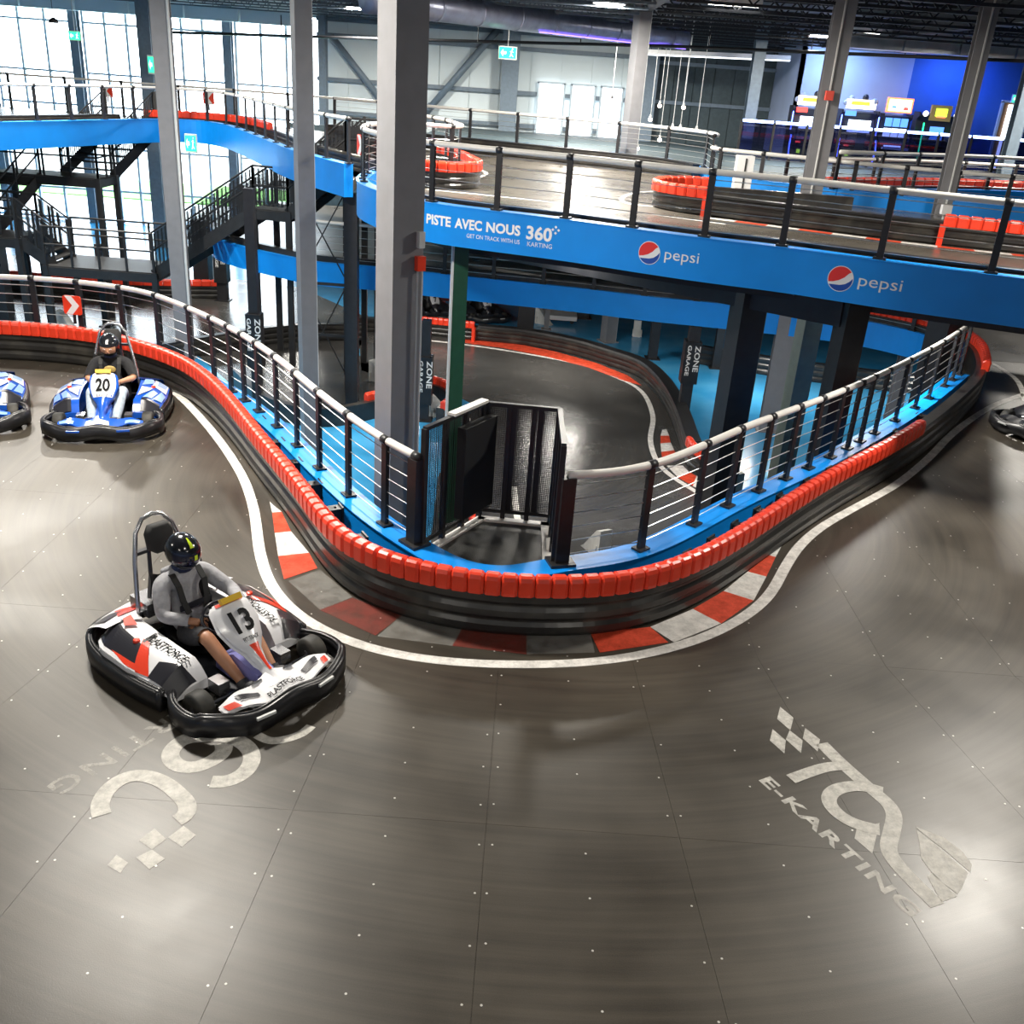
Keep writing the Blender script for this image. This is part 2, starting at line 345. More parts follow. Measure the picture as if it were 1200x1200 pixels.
# ------------------------------------------------------------------ room shell
XL, XR, YB, YF = -27., 27., -9., 46.
o = MB(); o.box((0, 18, ZG - .1), (56, 58, .2)); FLOOR = struct(o.build('floor', 'bluefloor'), 'blue epoxy ground floor')
o = MB(); o.box((0, 18, ZC + .08), (56, 58, .16)); CEIL = struct(o.build('ceiling', 'roof'), 'dark steel roof deck')
o = MB(); o.box((XL - .1, 18, 2.25), (.2, 56, 9.7)); struct(o.build('wall_left', 'wall'))
o = MB(); o.box((XR + .1, 18, 2.25), (.2, 56, 9.7)); struct(o.build('wall_right', 'darkwall'))
o = MB(); o.box((0, YB - .1, 2.25), (56, .2, 9.7)); struct(o.build('wall_near', 'palewall'))
YW = 45.
xw = PY(373, 100, YW).x; xd = PY(764, 100, YW).x; xp = PY(933, 100, 40.5).x; xb = PY(1068, 90, 40.5).x; xdoor = PY(1160, 140, 40.5).x
# white panelled wall with its cladding panels, girts and cross braces
o = MB(); o.box(((xw + xd) / 2, YW + .15, 2.25), (xd - xw, .2, 9.7)); BW = struct(o.build('wall_back', 'wall'))
npan = 11; pw = (xd - xw) / npan
for i in range(npan):
    MB().box((xw + pw * (i + .5), YW + .02, 2.25), (pw - .025, .06, 9.7)).build('wall_panel', 'wall', BW)
for z in (6.35, 5.75, 4.05, 2.75): MB().box(((xw + xd) / 2, YW - .12, z), (xd - xw, .18, .16)).build('girt', 'girt', BW)
for a, b in (((388, 42), (447, 118)), ((584, 34), (497, 134)), ((640, 60), (640, 150))):
    if a[0] == 640: continue
    t = thing('wall_brace', 'diagonal steel wall brace %s the thick grey column' % ('left of' if a[0] < 480 else 'right of'), 'brace', PY(*b, YW - .4))
    MB().tube([PY(*a, YW - .4), PY(*b, YW - .4)], .14, 10).build('brace_tube', 'girt', t, True)
    mb = MB(); d = (PY(*a, YW - .4) - PY(*b, YW - .4)).normalized(); mb.bar(PY(*b, YW - .4), PY(*b, YW - .4) + d * .5, .34, .05, (0, 1, 0)); mb.build('gusset_plate', 'girt', t)
# dark wall, pale wall and blue wall of the arcade
o = MB(); o.box(((xd + xp) / 2 + .4, YW - .4, 2.25), (xp - xd + 1.6, .2, 9.7)); DW = struct(o.build('wall_dark', 'darkwall'))
for z in (5.6, 4.1): MB().box(((xd + xp) / 2, YW - .58, z), (xp - xd, .14, .14)).build('girt', 'girt', DW)
for i in range(6): MB().box((xd + (xp - xd) * (i + .5) / 6, YW - .54, 4.2), ((xp - xd) / 6 - .03, .05, 5.2)).build('wall_panel', 'darkwall', DW)
o = MB(); o.box(((xp + xb) / 2, 40.6, 4.8), (xb - xp, .2, 4.6)); struct(o.build('wall_pale', 'palewall'))
o = MB(); o.box(((xb + XR) / 2, 40.6, 4.8), (XR - xb, .2, 4.6)); struct(o.build('wall_blue', 'bluewall'))
struct(MB().box((8.5, 41.2, -.1), (37, .2, 5)).build('wall_ground_back', 'darkwall'))
o = MB(); o.box((xp + .1, 42.6, 4.8), (.2, 4.2, 4.6)); struct(o.build('wall_return', 'palewall'))
# ------------------------------------------------------------------ window wall on the left
def window(n, x0, x1, z0, z1, cols, rows, y, label):
    w = thing('window_%d' % n, label, None, (x0, y, z0)); w['kind'] = 'structure'
    for i in range(cols + 1):
        x = x0 + (x1 - x0) * i / cols; MB().box((x, y, (z0 + z1) / 2), (.09, .16, z1 - z0)).build('mullion', 'mullion', w)
    for z in rows: MB().box(((x0 + x1) / 2, y, z), (x1 - x0, .13, .08)).build('transom', 'mullion', w)
    zz = sorted(set([z0, z1] + list(rows))); cw = (x1 - x0) / cols
    for a, b in zip(zz, zz[1:]):
        me = None
        for i in range(cols):
            if me is None: p = MB().box((0, 0, 0), (cw - .06, .02, b - a - .04)).build('pane', 'pane', w, local=True); me = p.data
            else: p = link('pane', me, w)
            p.location = (cw * (i + .5), 0, (a + b) / 2 - z0)
xs = [XL, PY(-5, 100, YW).x, PY(98, 100, YW).x, PY(186, 100, YW).x, PY(272, 100, YW).x, xw]
names = ['far left end', 'beside the hanging exit sign', 'behind the black stair', 'right of the slim grey column', 'next to the white panelled wall']
for i in range(5):
    a, b = xs[i], xs[i + 1]
    window(i + 1, a + .25, b - .25, ZG, 6.3, max(2, round((b - a) / 1.15)), (ZG + .1, -1.2, .6, 2.3, 3.6, 5.55, 6.25), YW, 'tall glazed window bay ' + names[i])
    c = thing('window_column', 'blue-grey steel window column %s' % ('at the far left corner', 'left of the hanging exit sign', 'right of the hanging exit sign', 'behind the slim grey column', 'beside the curved upper track')[i], 'column', (a, YW - .3, ZG))
    for s_ in (-1, 1): MB().box((a, YW - .3 + s_ * .16, 2), (.36, .05, 9.2)).build('flange', 'girt', c)
    MB().box((a, YW - .3, 2), (.05, .3, 9.2)).build('web', 'girt', c)
o = MB(); o.box(((XL + xw) / 2, YW, 6.75), (xw - XL, .25, .8)); struct(o.build('wall_lintel', 'wall'))
# the ground and lawn outside the glass
struct(MB().box((-20, YW + 24, ZG - .12), (90, 46, .2)).build('ground_outside', 'concrete'))
struct(MB().box((-20, YW + 12, ZG - .0), (60, 8, .1)).build('lawn_outside', 'grass'))
# bright doors in the white wall and at the arcade
def door(n, c, w, h, m, label, glow=None):
    d = thing('door_%d' % n, label, None, c); d['kind'] = 'structure'
    MB().box((c[0], c[1], c[2] + h / 2), (w, .05, h)).build('door_leaf', m, d)
    for s_ in (-1, 1): MB().box((c[0] + s_ * w / 2, c[1] - .03, c[2] + h / 2), (.08, .14, h)).build('door_jamb', 'mullion', d)
    MB().box((c[0], c[1] - .03, c[2] + h), (w + .08, .14, .08)).build('door_head', 'mullion', d)
K['daydoor'] = mat('daylit_door_glass', (.8, .85, .9), .3, emit=(.9, .96, 1), es=2.2)
K['wood'] = mat('brown_door_wood', (.3, .17, .08), .5, var=.2, vscale=4)
for i, (a, b) in enumerate(((625, 655), (663, 690), (697, 722), (726, 741))):
    p, q = PY(a, 186, YW - .25), PY(b, 186, YW - .25)
    door(i + 1, ((p.x + q.x) / 2, YW - .25, ZU), q.x - p.x, 2.0 if i < 3 else 2.0, 'daydoor', 'bright glazed exit door %s in the white wall' % ('leftmost', 'second from left', 'third from left', 'rightmost')[i])
p, q = PY(920, 185, 44.2), PY(936, 185, 44.2); door(5, ((p.x + q.x) / 2, 44.2, ZU), q.x - p.x, 3.4, 'daydoor', 'tall narrow daylit opening left of the arcade cabinets')
p, q = PY(1160, 195, 40.4), PY(1182, 195, 40.4); door(6, ((p.x + q.x) / 2, 40.4, ZU), 1.0, 2.5, 'wood', 'brown wooden door in the blue arcade wall')
MB().box(((p.x + q.x) / 2 - .12, 40.33, ZU + 1.25), (.3, .03, 2.3)).build('door_glass', 'daydoor', bpy.data.objects['door_6'])
# ------------------------------------------------------------------ track decks
base = offset(NEAR, .3)
i1 = len(base)
poly = base + [(15.5, 19.6), (15.5, .8), (-16, .8), (-16, base[0][1])]
o = MB(); o.prism(poly, -.32, -.03); MID = struct(o.build('track_deck_middle', 'steel'), 'middle level track deck that sweeps round the opening')
TM = track_mat('track_surface', .3, 11.5); K['track'] = TM
voidp = [(-30, NEAR[0][1])] + offset(NEAR, .22) + [(9.1, 19.7), (8.6, 25), (-30, 25)]
# decking panels, 1.22 m wide, fanning slightly towards the camera
def fan(xi, y): return xi * (1 + max(0., 7.5 - y) * .055)
ys = [1.0, 2.72, 5.12, 7.5, 9.94, 12.38, 14.82, 17.26, 19.6]
xs_ = [-.02 + 1.17 * k for k in range(-12, 13)]
scr = MB(); npn = 0
for a, b in zip(ys, ys[1:]):
    for xa, xb2 in zip(xs_, xs_[1:]):
        g = .0011
        q = [(fan(xa, a) + g, a + g), (fan(xb2, a) - g, a + g), (fan(xb2, b) - g, b - g), (fan(xa, b) + g, b - g)]
        if min(p_[0] for p_ in q) < -15.9 or max(p_[0] for p_ in q) > 15.5: continue
        hit = [inside(p_, voidp) for p_ in q] + [inside(((q[0][0] + q[2][0]) / 2, (q[0][1] + q[2][1]) / 2), voidp)] + [inside(((q[i][0] + q[i - 1][0]) / 2, (q[i][1] + q[i - 1][1]) / 2), voidp) for i in range(4)]
        if all(hit): continue
        mb = MB()
        if any(hit):
            nx, ny = 13, 25
            for i in range(nx):
                for j in range(ny):
                    def pt(u, v): return tuple((q[0][k] * (1 - u) + q[1][k] * u) * (1 - v) + (q[3][k] * (1 - u) + q[2][k] * u) * v for k in (0, 1))
                    if inside(pt((i + .5) / nx, (j + .5) / ny), voidp): continue
                    c4 = [pt(i / nx, j / ny), pt((i + 1) / nx, j / ny), pt((i + 1) / nx, (j + 1) / ny), pt(i / nx, (j + 1) / ny)]
                    mb.add([(p_[0], p_[1], 0.) for p_ in c4], [(0, 1, 2, 3)])
        else: mb.prism(q, -.03, 0.)
        mb.build('deck_panel', 'track', MID); npn += 1
        # screw heads in pairs along the joints and singly across the sheet
        for k in range(6):
            v = (k + .5) / 6
            for u, du in ((0.035, 0), (.5, 0), (.965, 0)):
                x = (q[0][0] * (1 - u) + q[1][0] * u) * (1 - v) + (q[3][0] * (1 - u) + q[2][0] * u) * v + random.uniform(-.012, .012); y = a + (b - a) * v + random.uniform(-.02, .02)
                if random.random() < .25 or inside((x, y), voidp): continue
                scr.lathe([(.0085, .0006), (.0075, .0022)], 6, Matrix.Translation((x, y, 0)))
tag(scr.build('screw_heads', 'screw', MID), kind='stuff')
# far side of the middle level
o = MB(); o.prism([(-9.2, 36), ] + list(reversed(FARBAR)) + [(15.5, 19.62), (15.5, 36)], -.3, 0.); MIDF = struct(o.build('track_deck_far', track_mat('track_surface_far', 3, 26, (.05, .046, .04), (.09, .083, .072), (.26, .34))), 'far side of the middle track level')
# upper decks
UM = track_mat('track_surface_upper', 0, 21, (.06, .054, .045), (.14, .125, .105), (.24, .33)); K['utrack'] = UM
fr = offset(BRIDGE, .2)
o = MB(); o.prism(fr + [(11, 21.4)] + list(reversed(UFAR[:-6])) + [(-6.5, 26), (-4.2, 21.6)], ZU - .22, ZU); UD = struct(o.build('track_deck_upper', 'utrack'), 'upper level track deck behind the blue sign beam')
o = MB(); o.prism(list(ULEFT) + [(-4.4, 33.5), (-9, 36), (-22, 36)], ZU - .22, ZU); UL = struct(o.build('track_deck_upper_left', 'utrack'), 'upper track deck along the window wall')
o = MB(); o.prism(list(UVOID) + [(26.8, 28), (26.8, 40.4), (xp + .3, 40.4), (xp + .3, 44.4), (-4.2, 44.6), (-4.2, 34), (-2, 32), (4.9, 27.6), (4.9, 24.6)], ZU - .22, ZU - .005); UA = struct(o.build('arcade_floor', 'darkwall'), 'dark arcade floor at the upper level')
# ------------------------------------------------------------------ barriers
RB = {}
def red_block(w, depth=.085, h=.2):
    k = (round(w, 3), depth, h)
    if k not in RB:
        b = MB(); a = w * .5; c = .018
        # a moulded tyre-wall cap: rounded top edge, tapered rib at one side
        prof = [(-.055, 0), (-.06, .03), (-.06, h - .05), (-.045, h - .015), (-.02, h), (depth - .05, h), (depth, h - .03), (depth, 0)]
        lo = [(-.035, 0), (-.04, .03), (-.04, h - .06), (-.03, h - .035), (-.01, h - .02), (depth - .06, h - .02), (depth - .02, h - .05), (depth - .02, 0)]
        secs = [[(x, y, z) for y, z in (lo if x in (-a, a * .999) else prof)] for x in (-a, -a + c, a * .62, a * .999)]
        secs[2] = [(a * .62, y, z) for y, z in prof]
        b.loft(secs); o = b.build('red_cap', 'red'); RB[k] = o.data; bpy.data.objects.remove(o)
    return RB[k]
def barrier(name, label, path, z, h=.46, red=(), thick=.17, cat='barrier', group=None, block=.15, endcaps=(), sill=True):
    p0 = path[len(path) // 2]
    t = thing(name, label, cat, (p0[0], p0[1], z), group)
    # ribbed black rail body
    n = 3; pr = []
    for k in range(n):
        a, b = h * k / n, h * (k + 1) / n; pr += [(.0, a + .008), (-.022, a + h / n * .3), (-.022, a + h / n * .7), (.0, b - .008)]
    prof = [(thick, z), *[(x, z + y) for x, y in pr], (0.01, z + h), (thick, z + h)]
    prof = [prof[0]] + prof[1:]
    MB().sweep(path, prof).build('rail_body', 'barrier', t)
    if not red and sill: MB().sweep(path, [(-.015, z + h), (-.015, z + h + .035), (thick + .01, z + h + .035), (thick + .01, z + h)]).build('top_lip', 'black', t)
    for s0, s1 in red:
        nb = max(1, round((s1 - s0) / block)); w = (s1 - s0) / nb; me = red_block(w * .97)
        for i in range(nb):
            x, y, g = at(path, s0 + (i + .5) * w); o = link('red_cap', me, t); o.location = (x - p0[0], y - p0[1], h - .03); o.rotation_euler[2] = g
    for s_ in endcaps:
        x, y, g = at(path, s_); M = Matrix.Rotation(g, 3, 'Z')
        MB().box((x, y, z + h / 2), (.09, thick + .1, h), M).build('red_end_cap', 'red', t)
    return t
SN = arclen(NEAR)
e1 = s_px(NEAR, .5, 1080)
NB = barrier('tyre_wall_barrier', 'long black barrier with red caps curving round the near edge of the opening', NEAR, 0, .46, [(0, e1), (SN[-1] - 2.6, SN[-1])])
far_s = arclen(FARBAR)
barrier('tyre_wall_barrier', 'black barrier on the far edge of the opening, red capped at its right end', FARBAR, 0, .42, [(0, 3.0)], block=.14)
# black brackets between barrier and beam
def brackets(t, path, ss, o0, o1, z):
    me = None
    for s_ in ss:
        x, y, g = at(path, s_); M = Matrix.Rotation(g, 4, 'Z')
        if me is None:
            b = MB(); w = o1 - o0
            b.box((-.06, (o0 + o1) / 2, .1), (.012, w, .2)); b.box((.06, (o0 + o1) / 2, .1), (.012, w, .2)); b.box((0, (o0 + o1) / 2, .195), (.13, w, .012)); b.box((0, o1 - .01, .1), (.16, .02, .24))
            for yy in (.3, .7): b.lathe([(.016, .2), (.012, .215)], 6, Matrix.Translation((0, o0 + w * yy, 0)))
            q = b.build('bracket', 'black', t, local=True); me = q.data
        else: q = link('bracket', me, t)
        q.location = (x - t.location[0], y - t.location[1], z - t.location[2]); q.rotation_euler[2] = g
# ------------------------------------------------------------------ edge beams
def beam(name, label, path, o0, o1, z0, z1, seams=(), cat='beam', group=None):
    p0 = path[len(path) // 2]; t = thing(name, label, cat, (p0[0], p0[1], z0), group)
    MB().sweep(path, [(o0, z0), (o0, z1), (o1, z1), (o1, z0)]).build('fascia', 'blue', t)
    MB().sweep(path, [(o0 - .012, z1), (o0 - .012, z1 + .014), (o1 + .012, z1 + .014), (o1 + .012, z1)]).build('top_flange', 'blue', t)
    return t
RN = RAILN1 + [(x, y) for x, y in curve([RAILN1[-1], (-.5, 8.32), (0, 8.23), RAILN2[0]], .12)[1:-1]] + RAILN2
RN = smooth(RN, 8)
NBM = beam('blue_edge_beam', 'blue edge beam carrying the near white railing', RN, -.14, .14, -.32, .26)
sx = [s_px(NEAR, .3, x) for x in (218, 248, 270, 290, 309, 330, 352, 378, 412, 445, 770, 810, 850, 878, 905, 930, 955, 985, 1010, 1035, 1060, 1085, 1110)]
brackets(NB, NEAR, [q for q in sx if q], .2, .46, .06)
beam('blue_edge_beam', 'blue edge beam on the far side of the opening below the sign beam', FARBEAM, -.15, .05, -.28, .27)
SB = beam('sign_beam', 'blue sign beam with white lettering and round drink logos on the upper bridge', BRIDGE, 0, .2, 2.26, 2.83)
beam('blue_edge_beam', 'blue curved beam of the upper deck by the window wall', ULEFT, -.2, -.005, 2.2, 2.83)
beam('blue_edge_beam', 'blue beam facing the camera beyond the upper right track', UVOID, -.2, -.006, 2.25, 2.83)
beam('blue_edge_beam', 'blue beam under the far white railing of the upper track', UFAR, .006, .2, 2.25, 2.83)
# ------------------------------------------------------------------ railings
def railing(name, label, path, zb, zt, ss, cables=6, r=.042, pw=.085, pd=.045, cat='railing', group=None, sign=None, rail_s=None, col='handrail', collars=True):
    p0 = at(path, ss[len(ss) // 2]); t = thing(name, label, cat, (p0[0], p0[1], zb), group); me = None; mc = None; mp = None
    lp = cut(path, *(rail_s or (ss[0], ss[-1])))
    MB().tube([(x, y, zt) for x, y in lp], r, 10).build('handrail', col, t, True)
    for s_ in ss:
        x, y, g = at(path, s_)
        if me is None:
            h = zt - zb - r
            me = MB().box((0, 0, h / 2), (pw, pd, h)).box((0, 0, .012), (pw + .07, pd + .08, .024)).build('post', 'steel', t, local=True).data; q = t.children[-1]
            if collars: mc = MB().tube([(-.05, 0, zt - zb), (.05, 0, zt - zb)], r + .006, 10).build('collar', 'steel', t, True, local=True).data; c = t.children[-1]
        else:
            q = link('post', me, t)
            if collars: c = link('collar', mc, t)
        q.location = (x - p0[0], y - p0[1], 0); q.rotation_euler[2] = g
        if collars: c.location = q.location; c.rotation_euler[2] = g
    pts = [at(path, s_)[:2] for s_ in ss]
    for k in range(cables):
        z = zb + (zt - zb) * (k + .6) / (cables + .35)
        MB().tube([(x, y, z) for x, y in pts], .0055, 5).build('cable', 'cable', t)
    return t
def pxs(path, z, xs): return [q for q in (s_px(path, z, x) for x in xs) if q is not None]
def every(path, d, a=0., b=None):
    L_ = arclen(path)[-1]; b = L_ if b is None else b; n = max(1, round((b - a) / d)); return [a + (b - a) * i / n for i in range(n + 1)]
ZB = .274
R1 = railing('railing', 'white-topped cable railing curving along the left of the opening to the mesh gate box', RAILN1, ZB, ZR, pxs(RAILN1, ZR, (-220, -140, -70, -15, 37, 90, 140, 182, 220, 247, 267, 283, 300, 322, 346, 373, 408, 452, 489)))
R2 = railing('railing', 'white-topped cable railing running right from the mesh gate box to the bridge', RAILN2, ZB, ZR, pxs(RAILN2, ZR, (666, 764, 828, 868, 905, 937, 964, 990, 1010, 1025, 1042, 1066, 1089, 1105, 1123, 1132, 1140)))
for rp, s_ in ((R1, arclen(RAILN1)[-1] - .02), (R2, .02)):
    x, y, g = at(RAILN1 if rp is R1 else RAILN2, s_); M = Matrix.Rotation(g, 3, 'Z')
    MB().box((x, y, (ZB + ZR) / 2 - .01), (.14, .12, ZR - ZB - .02), M).build('end_post', 'steel', rp); MB().box((x, y, ZB + .015), (.26, .22, .03), M).build('base_plate', 'steel', rp)
railing('railing', 'railing on the far blue edge beam below the sign beam', FARBEAM, .284, ZR, every(FARBEAM, 1.15, 0, 15.5), cables=5)
BR = railing('railing', 'long white-topped railing on the bridge above the sign lettering', offset(BRIDGE, .1), 2.844, 3.68, [.7, 1.3, 1.8, 2.3, 2.8] + pxs(offset(BRIDGE, .1), 3.68, (470, 508, 586, 669, 749, 836, 930, 1048, 1183)) + [arclen(BRIDGE)[-1] - .1], rail_s=(0.1, arclen(BRIDGE)[-1] - .1))
su = arclen(UFAR); sj = next(i for i, p in enumerate(UFAR) if p[0] > 4.2 and p[1] < 25.4)
railing('railing', 'far white railing of the upper track in front of the white wall', offset(UFAR[:sj + 3], .1), 2.844, 3.68, every(UFAR[:sj + 3], 1.5), r=.045)
railing('railing', 'white railing behind the upper right track, left end curling by the pendant lamps', offset(UFAR[sj:], .1), 2.53, 3.42, every(UFAR[sj:], 1.1), r=.045)
railing('railing', 'front white railing of the curved upper deck by the windows', offset(ULEFT, -.1), 2.844, 3.68, every(ULEFT, 1.25), cables=0)
ULB = [(-26, 35.4), (-16, 35.6), (-9, 35.4), (-5.2, 33.4)]
ULB = smooth(curve(ULB, .3), 4)
railing('railing', 'rear railing of the upper deck close to the tall windows', ULB, ZU, 3.62, every(ULB, 1.9), cables=0, r=.035)
railing('railing', 'double white railing beyond the upper right track before the arcade', offset(UVOID, -.1), 2.844, 3.62, every(UVOID, 1.4), r=.045)
UV2 = offset(UVOID, 1.6)
railing('railing', 'second white railing just in front of the arcade light strip', UV2, ZU, 3.35, every(UV2, 1.7), r=.04)
# ------------------------------------------------------------------ barriers on the upper level
UB = smooth(curve([(6.5, 20.9), (4.0, 21.0), (3.0, 20.9), (2.45, 20.3), (2.3, 19.6), (2.6, 19.05), (3.1, 18.75), (3.6, 18.5), (5.6, 17.5), (6.8, 17.0), (8.2, 16.6), (11.5, 15.6)], .12), 6)
ub = arclen(UB); a0 = s_px(UB, ZU, 1088); tip0 = next(s_ for s_, p in zip(ub, UB) if p[0] < 2.9 and p[1] > 20.5); tip1 = next(s_ for s_, p in zip(ub, UB) if p[0] > 3.15 and p[1] < 19.5)
a0 = next(s_ for s_, p in zip(ub, UB) if p[0] > 6.8 and p[1] < 18)
barrier('tyre_wall_barrier', 'upper level barrier with red rounded tip and red capped right end behind the bridge', UB, ZU, .34, [(tip0 - .8, tip1), (a0, ub[-1])], block=.2, endcaps=(tip1, a0))
MB().sweep(cut(UB, tip1, a0), [(-.02, ZU + .34), (-.02, ZU + .38), (.18, ZU + .38), (.18, ZU + .34)]).build('top_lip', 'black', bpy.data.objects['tyre_wall_barrier.002'])
UI = smooth(curve([(-2.7, 20.4), (-2.0, 19.9), (-1.4, 20.2), (-1.15, 20.9), (-1.35, 21.8), (-1.7, 23.2), (-2.4, 24.6)], .12), 6)
barrier('tyre_wall_barrier', 'short red capped barrier turn on the upper deck right of the thick column', UI, ZU, .36, [(0, arclen(UI)[-1])], block=.18)
railing('railing', 'short white rail inside the upper hairpin by the thick column', offset(UI, .4), ZU, 3.68, every(UI, .9), cables=3)
barrier('tyre_wall_barrier', 'low black barrier just inside the bridge railing', offset(BRIDGE, .42)[24:], ZU, .32, [])
barrier('tyre_wall_barrier', 'long black barrier under the far white railing of the upper track', offset(UFAR[:sj - 3], -.3), ZU, .36, [])
barrier('tyre_wall_barrier', 'red capped barrier on the curved upper deck by the windows', offset(ULEFT, .75)[68:], ZU, .34, [(0, 6.0)], block=.24)
barrier('tyre_wall_barrier', 'black barrier on the upper deck at the far left', offset(ULEFT, .75)[:66], ZU, .34, [])
barrier('tyre_wall_barrier', 'red capped barrier above the far right blue beam', offset(UVOID, .5), ZU, .34, [(0, arclen(UVOID)[-1] - .1)], block=.3)
# ------------------------------------------------------------------ columns
def hcol(name, label, x, y, z0, z1, w, d, m, rz=0., m2=None, box=False, t=.03, cat='column'):
    c = thing(name, label, cat, (x, y, z0)); M = Matrix.Rotation(rz, 3, 'Z'); h = z1 - z0
    def bx(nm, cx, cy, sx, sy, mm): MB().box(M @ Vector((cx, cy, 0)) + Vector((x, y, z0 + h / 2)), (sx, sy, h), M).build(nm, mm, c)
    if box:
        bx('shaft', 0, 0, w, d, m)
        if m2: bx('side_plate', w / 2 + .006, 0, .012, d, m2)
    else:
        bx('flange', 0, -d / 2, w, t, m2 or m); bx('flange', 0, d / 2, w, t, m); bx('web', 0, 0, t * .7, d - t, m)
    MB().box((x, y, z0 + .015), (w + .14, d + .14, .03), M).build('base_plate', m, c)
    return c
def pc(px, py, Y): p = PY(px, py, Y); return p.x, p.y
x, y = pc(468, 300, 10.6)
C2 = hcol('steel_column', 'thick grey steel column in front, beside the mesh gate box', x, y, ZG, ZC, .37, .37, 'col', math.radians(38), box=True)
b = thing('junction_box', 'small grey and red electrical boxes with conduit on the thick column', 'junction box', (x + .26, y - .05, 1.6))
ux, uy = math.cos(math.radians(-52)), math.sin(math.radians(-52))
cx, cy = x + .24, y - .115
for nm, px, pz0, pz1, ww, mm in (('grey_box', 485, 271, 290, .07, 'collite'), ('red_box', 489, 300, 317, .1, 'red')):
    za, zb = PY(px, pz1, cy).z, PY(px, pz0, cy).z; MB().box((cx, cy, (za + zb) / 2), (ww, .07, zb - za), Matrix.Rotation(math.radians(38), 3, 'Z')).build(nm, mm, b)
for k in (-.025, .025): MB().tube([(cx + k, cy, ZG), (cx + k, cy, PY(489, 317, cy).z)], .011, 6).build('conduit', 'collite', b)
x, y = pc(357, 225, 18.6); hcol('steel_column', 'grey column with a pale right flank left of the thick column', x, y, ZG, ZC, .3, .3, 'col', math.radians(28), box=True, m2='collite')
x, y = pc(196, 120, 24.5); c = hcol('steel_column', 'slim grey column beside the black stair at the left', x, y, ZG, ZC, .4, .4, 'col', math.radians(10)); MB().tube([(x + .24, y - .2, ZG), (x + .24, y - .2, ZC)], .035, 8).build('conduit', 'collite', c)
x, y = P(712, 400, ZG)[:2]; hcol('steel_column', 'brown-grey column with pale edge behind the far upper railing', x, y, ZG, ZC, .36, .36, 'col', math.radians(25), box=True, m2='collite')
x, y = pc(968, 130, 21.9); c = hcol('steel_column', 'leaning-looking grey column in front of the arcade cabinets', x, y, ZG, ZC, .42, .34, 'col', math.radians(-8)); MB().tube([(x - .05, y - .2, ZU), (x - .05, y - .2, ZC)], .022, 6).build('conduit', 'collite', c)
q = PY(972, 112, y - .3); MB().box((q.x, y - .28, q.z), (.16, .1, .18)).build('fire_alarm_box', 'red', c)
x, y = pc(1134, 130, 21.3); x -= .05; c = hcol('steel_column', 'grey column with white conduit near the right edge', x, y, ZG, ZC, .3, .28, 'col', math.radians(-8)); MB().tube([(x, y - .17, ZU), (x, y - .17, ZC)], .02, 6).build('conduit', 'collite', c)
q = PY(1111, 246, y - .4); MB().box((q.x, y - .3, q.z), (.2, .12, .2)).build('junction_box', 'white', c)
x, y = pc(1198, 120, 30); hcol('steel_column', 'dark column at the extreme right edge by the wooden door', x, y, ZG, ZC, .3, .3, 'girt', 0)
x, y = pc(597, 100, YW - .7); hcol('steel_column', 'blue-grey column against the white panelled wall', x, y, ZG, ZC, .7, .5, 'girt', 0)
x, y = pc(379, 100, YW - .7); hcol('steel_column', 'dark wall column where the windows meet the white wall', x, y, ZG, ZC, .3, .5, 'girt', 0)
x, y = pc(757, 120, YW - .8); hcol('steel_column', 'blue-grey column at the corner of the dark wall', x, y, ZG, ZC, .7, .5, 'girt', 0)
x, y = pc(884, 100, 38); hcol('steel_column', 'violet-lit column left of the arcade light strip', x, y, ZU, ZC, .4, .4, 'girt', 0)
x, y = pc(174, 80, 40); hcol('steel_column', 'pale pipe-lined column behind the slim grey column', x, y, ZG, ZC, .5, .4, 'girt', 0)
# columns carrying the bridge
x, y = pc(536, 380, 15.6); hcol('bridge_column', 'dark green and grey column under the bridge lettering', x, y, ZG, 2.26, .24, .22, 'colgreen', math.radians(12), box=True)
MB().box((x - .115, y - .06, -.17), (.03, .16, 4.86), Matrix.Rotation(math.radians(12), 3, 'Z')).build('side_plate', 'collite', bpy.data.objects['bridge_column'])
x, y = pc(862, 450, 14.6); hcol('bridge_column', 'wide black column under the bridge, left of the grey-green one', x, y, ZG, 2.2, .42, .36, 'steel', math.radians(20), box=True, m2='colgg')
x, y = pc(937, 440, 15.4); hcol('bridge_column', 'grey-green column under the bridge between two black columns', x, y, ZG, 2.2, .3, .3, 'colgg', math.radians(12), box=True)
x, y = pc(986, 430, 13.4); hcol('bridge_column', 'black column under the bridge closest to the right railing', x, y, ZG, 2.25, .34, .3, 'steel', math.radians(15), box=True)
x, y = pc(1112, 370, 19.2); hcol('bridge_column', 'round-looking black column behind the end of the right railing', x, y, ZG, 2.3, .5, .5, 'steel', math.radians(30), box=True)
t = thing('cross_beam', 'black cross beam hanging under the bridge', 'beam', P(800, 335, 1.9))
MB().bar(PY(590, 292, 18.5), PY(990, 368, 13.4), .2, .34).build('girder', 'steel', t)
for k in range(5):
    f = .1 + k * .2; p_ = PY(590, 292, 18.5).lerp(PY(990, 368, 13.4), f); MB().box((p_.x, p_.y, p_.z + .18), (.3, .3, .05)).build('bearing_plate', 'steel', t)
t = thing('cross_beam', 'black edge girder tucked behind the blue sign beam', 'beam', (2, 15.2, 2.1))
MB().sweep(offset(BRIDGE, .9)[20:], [(0, 2.02), (0, 2.3), (.16, 2.3), (.16, 2.02)]).build('girder', 'steel', t)
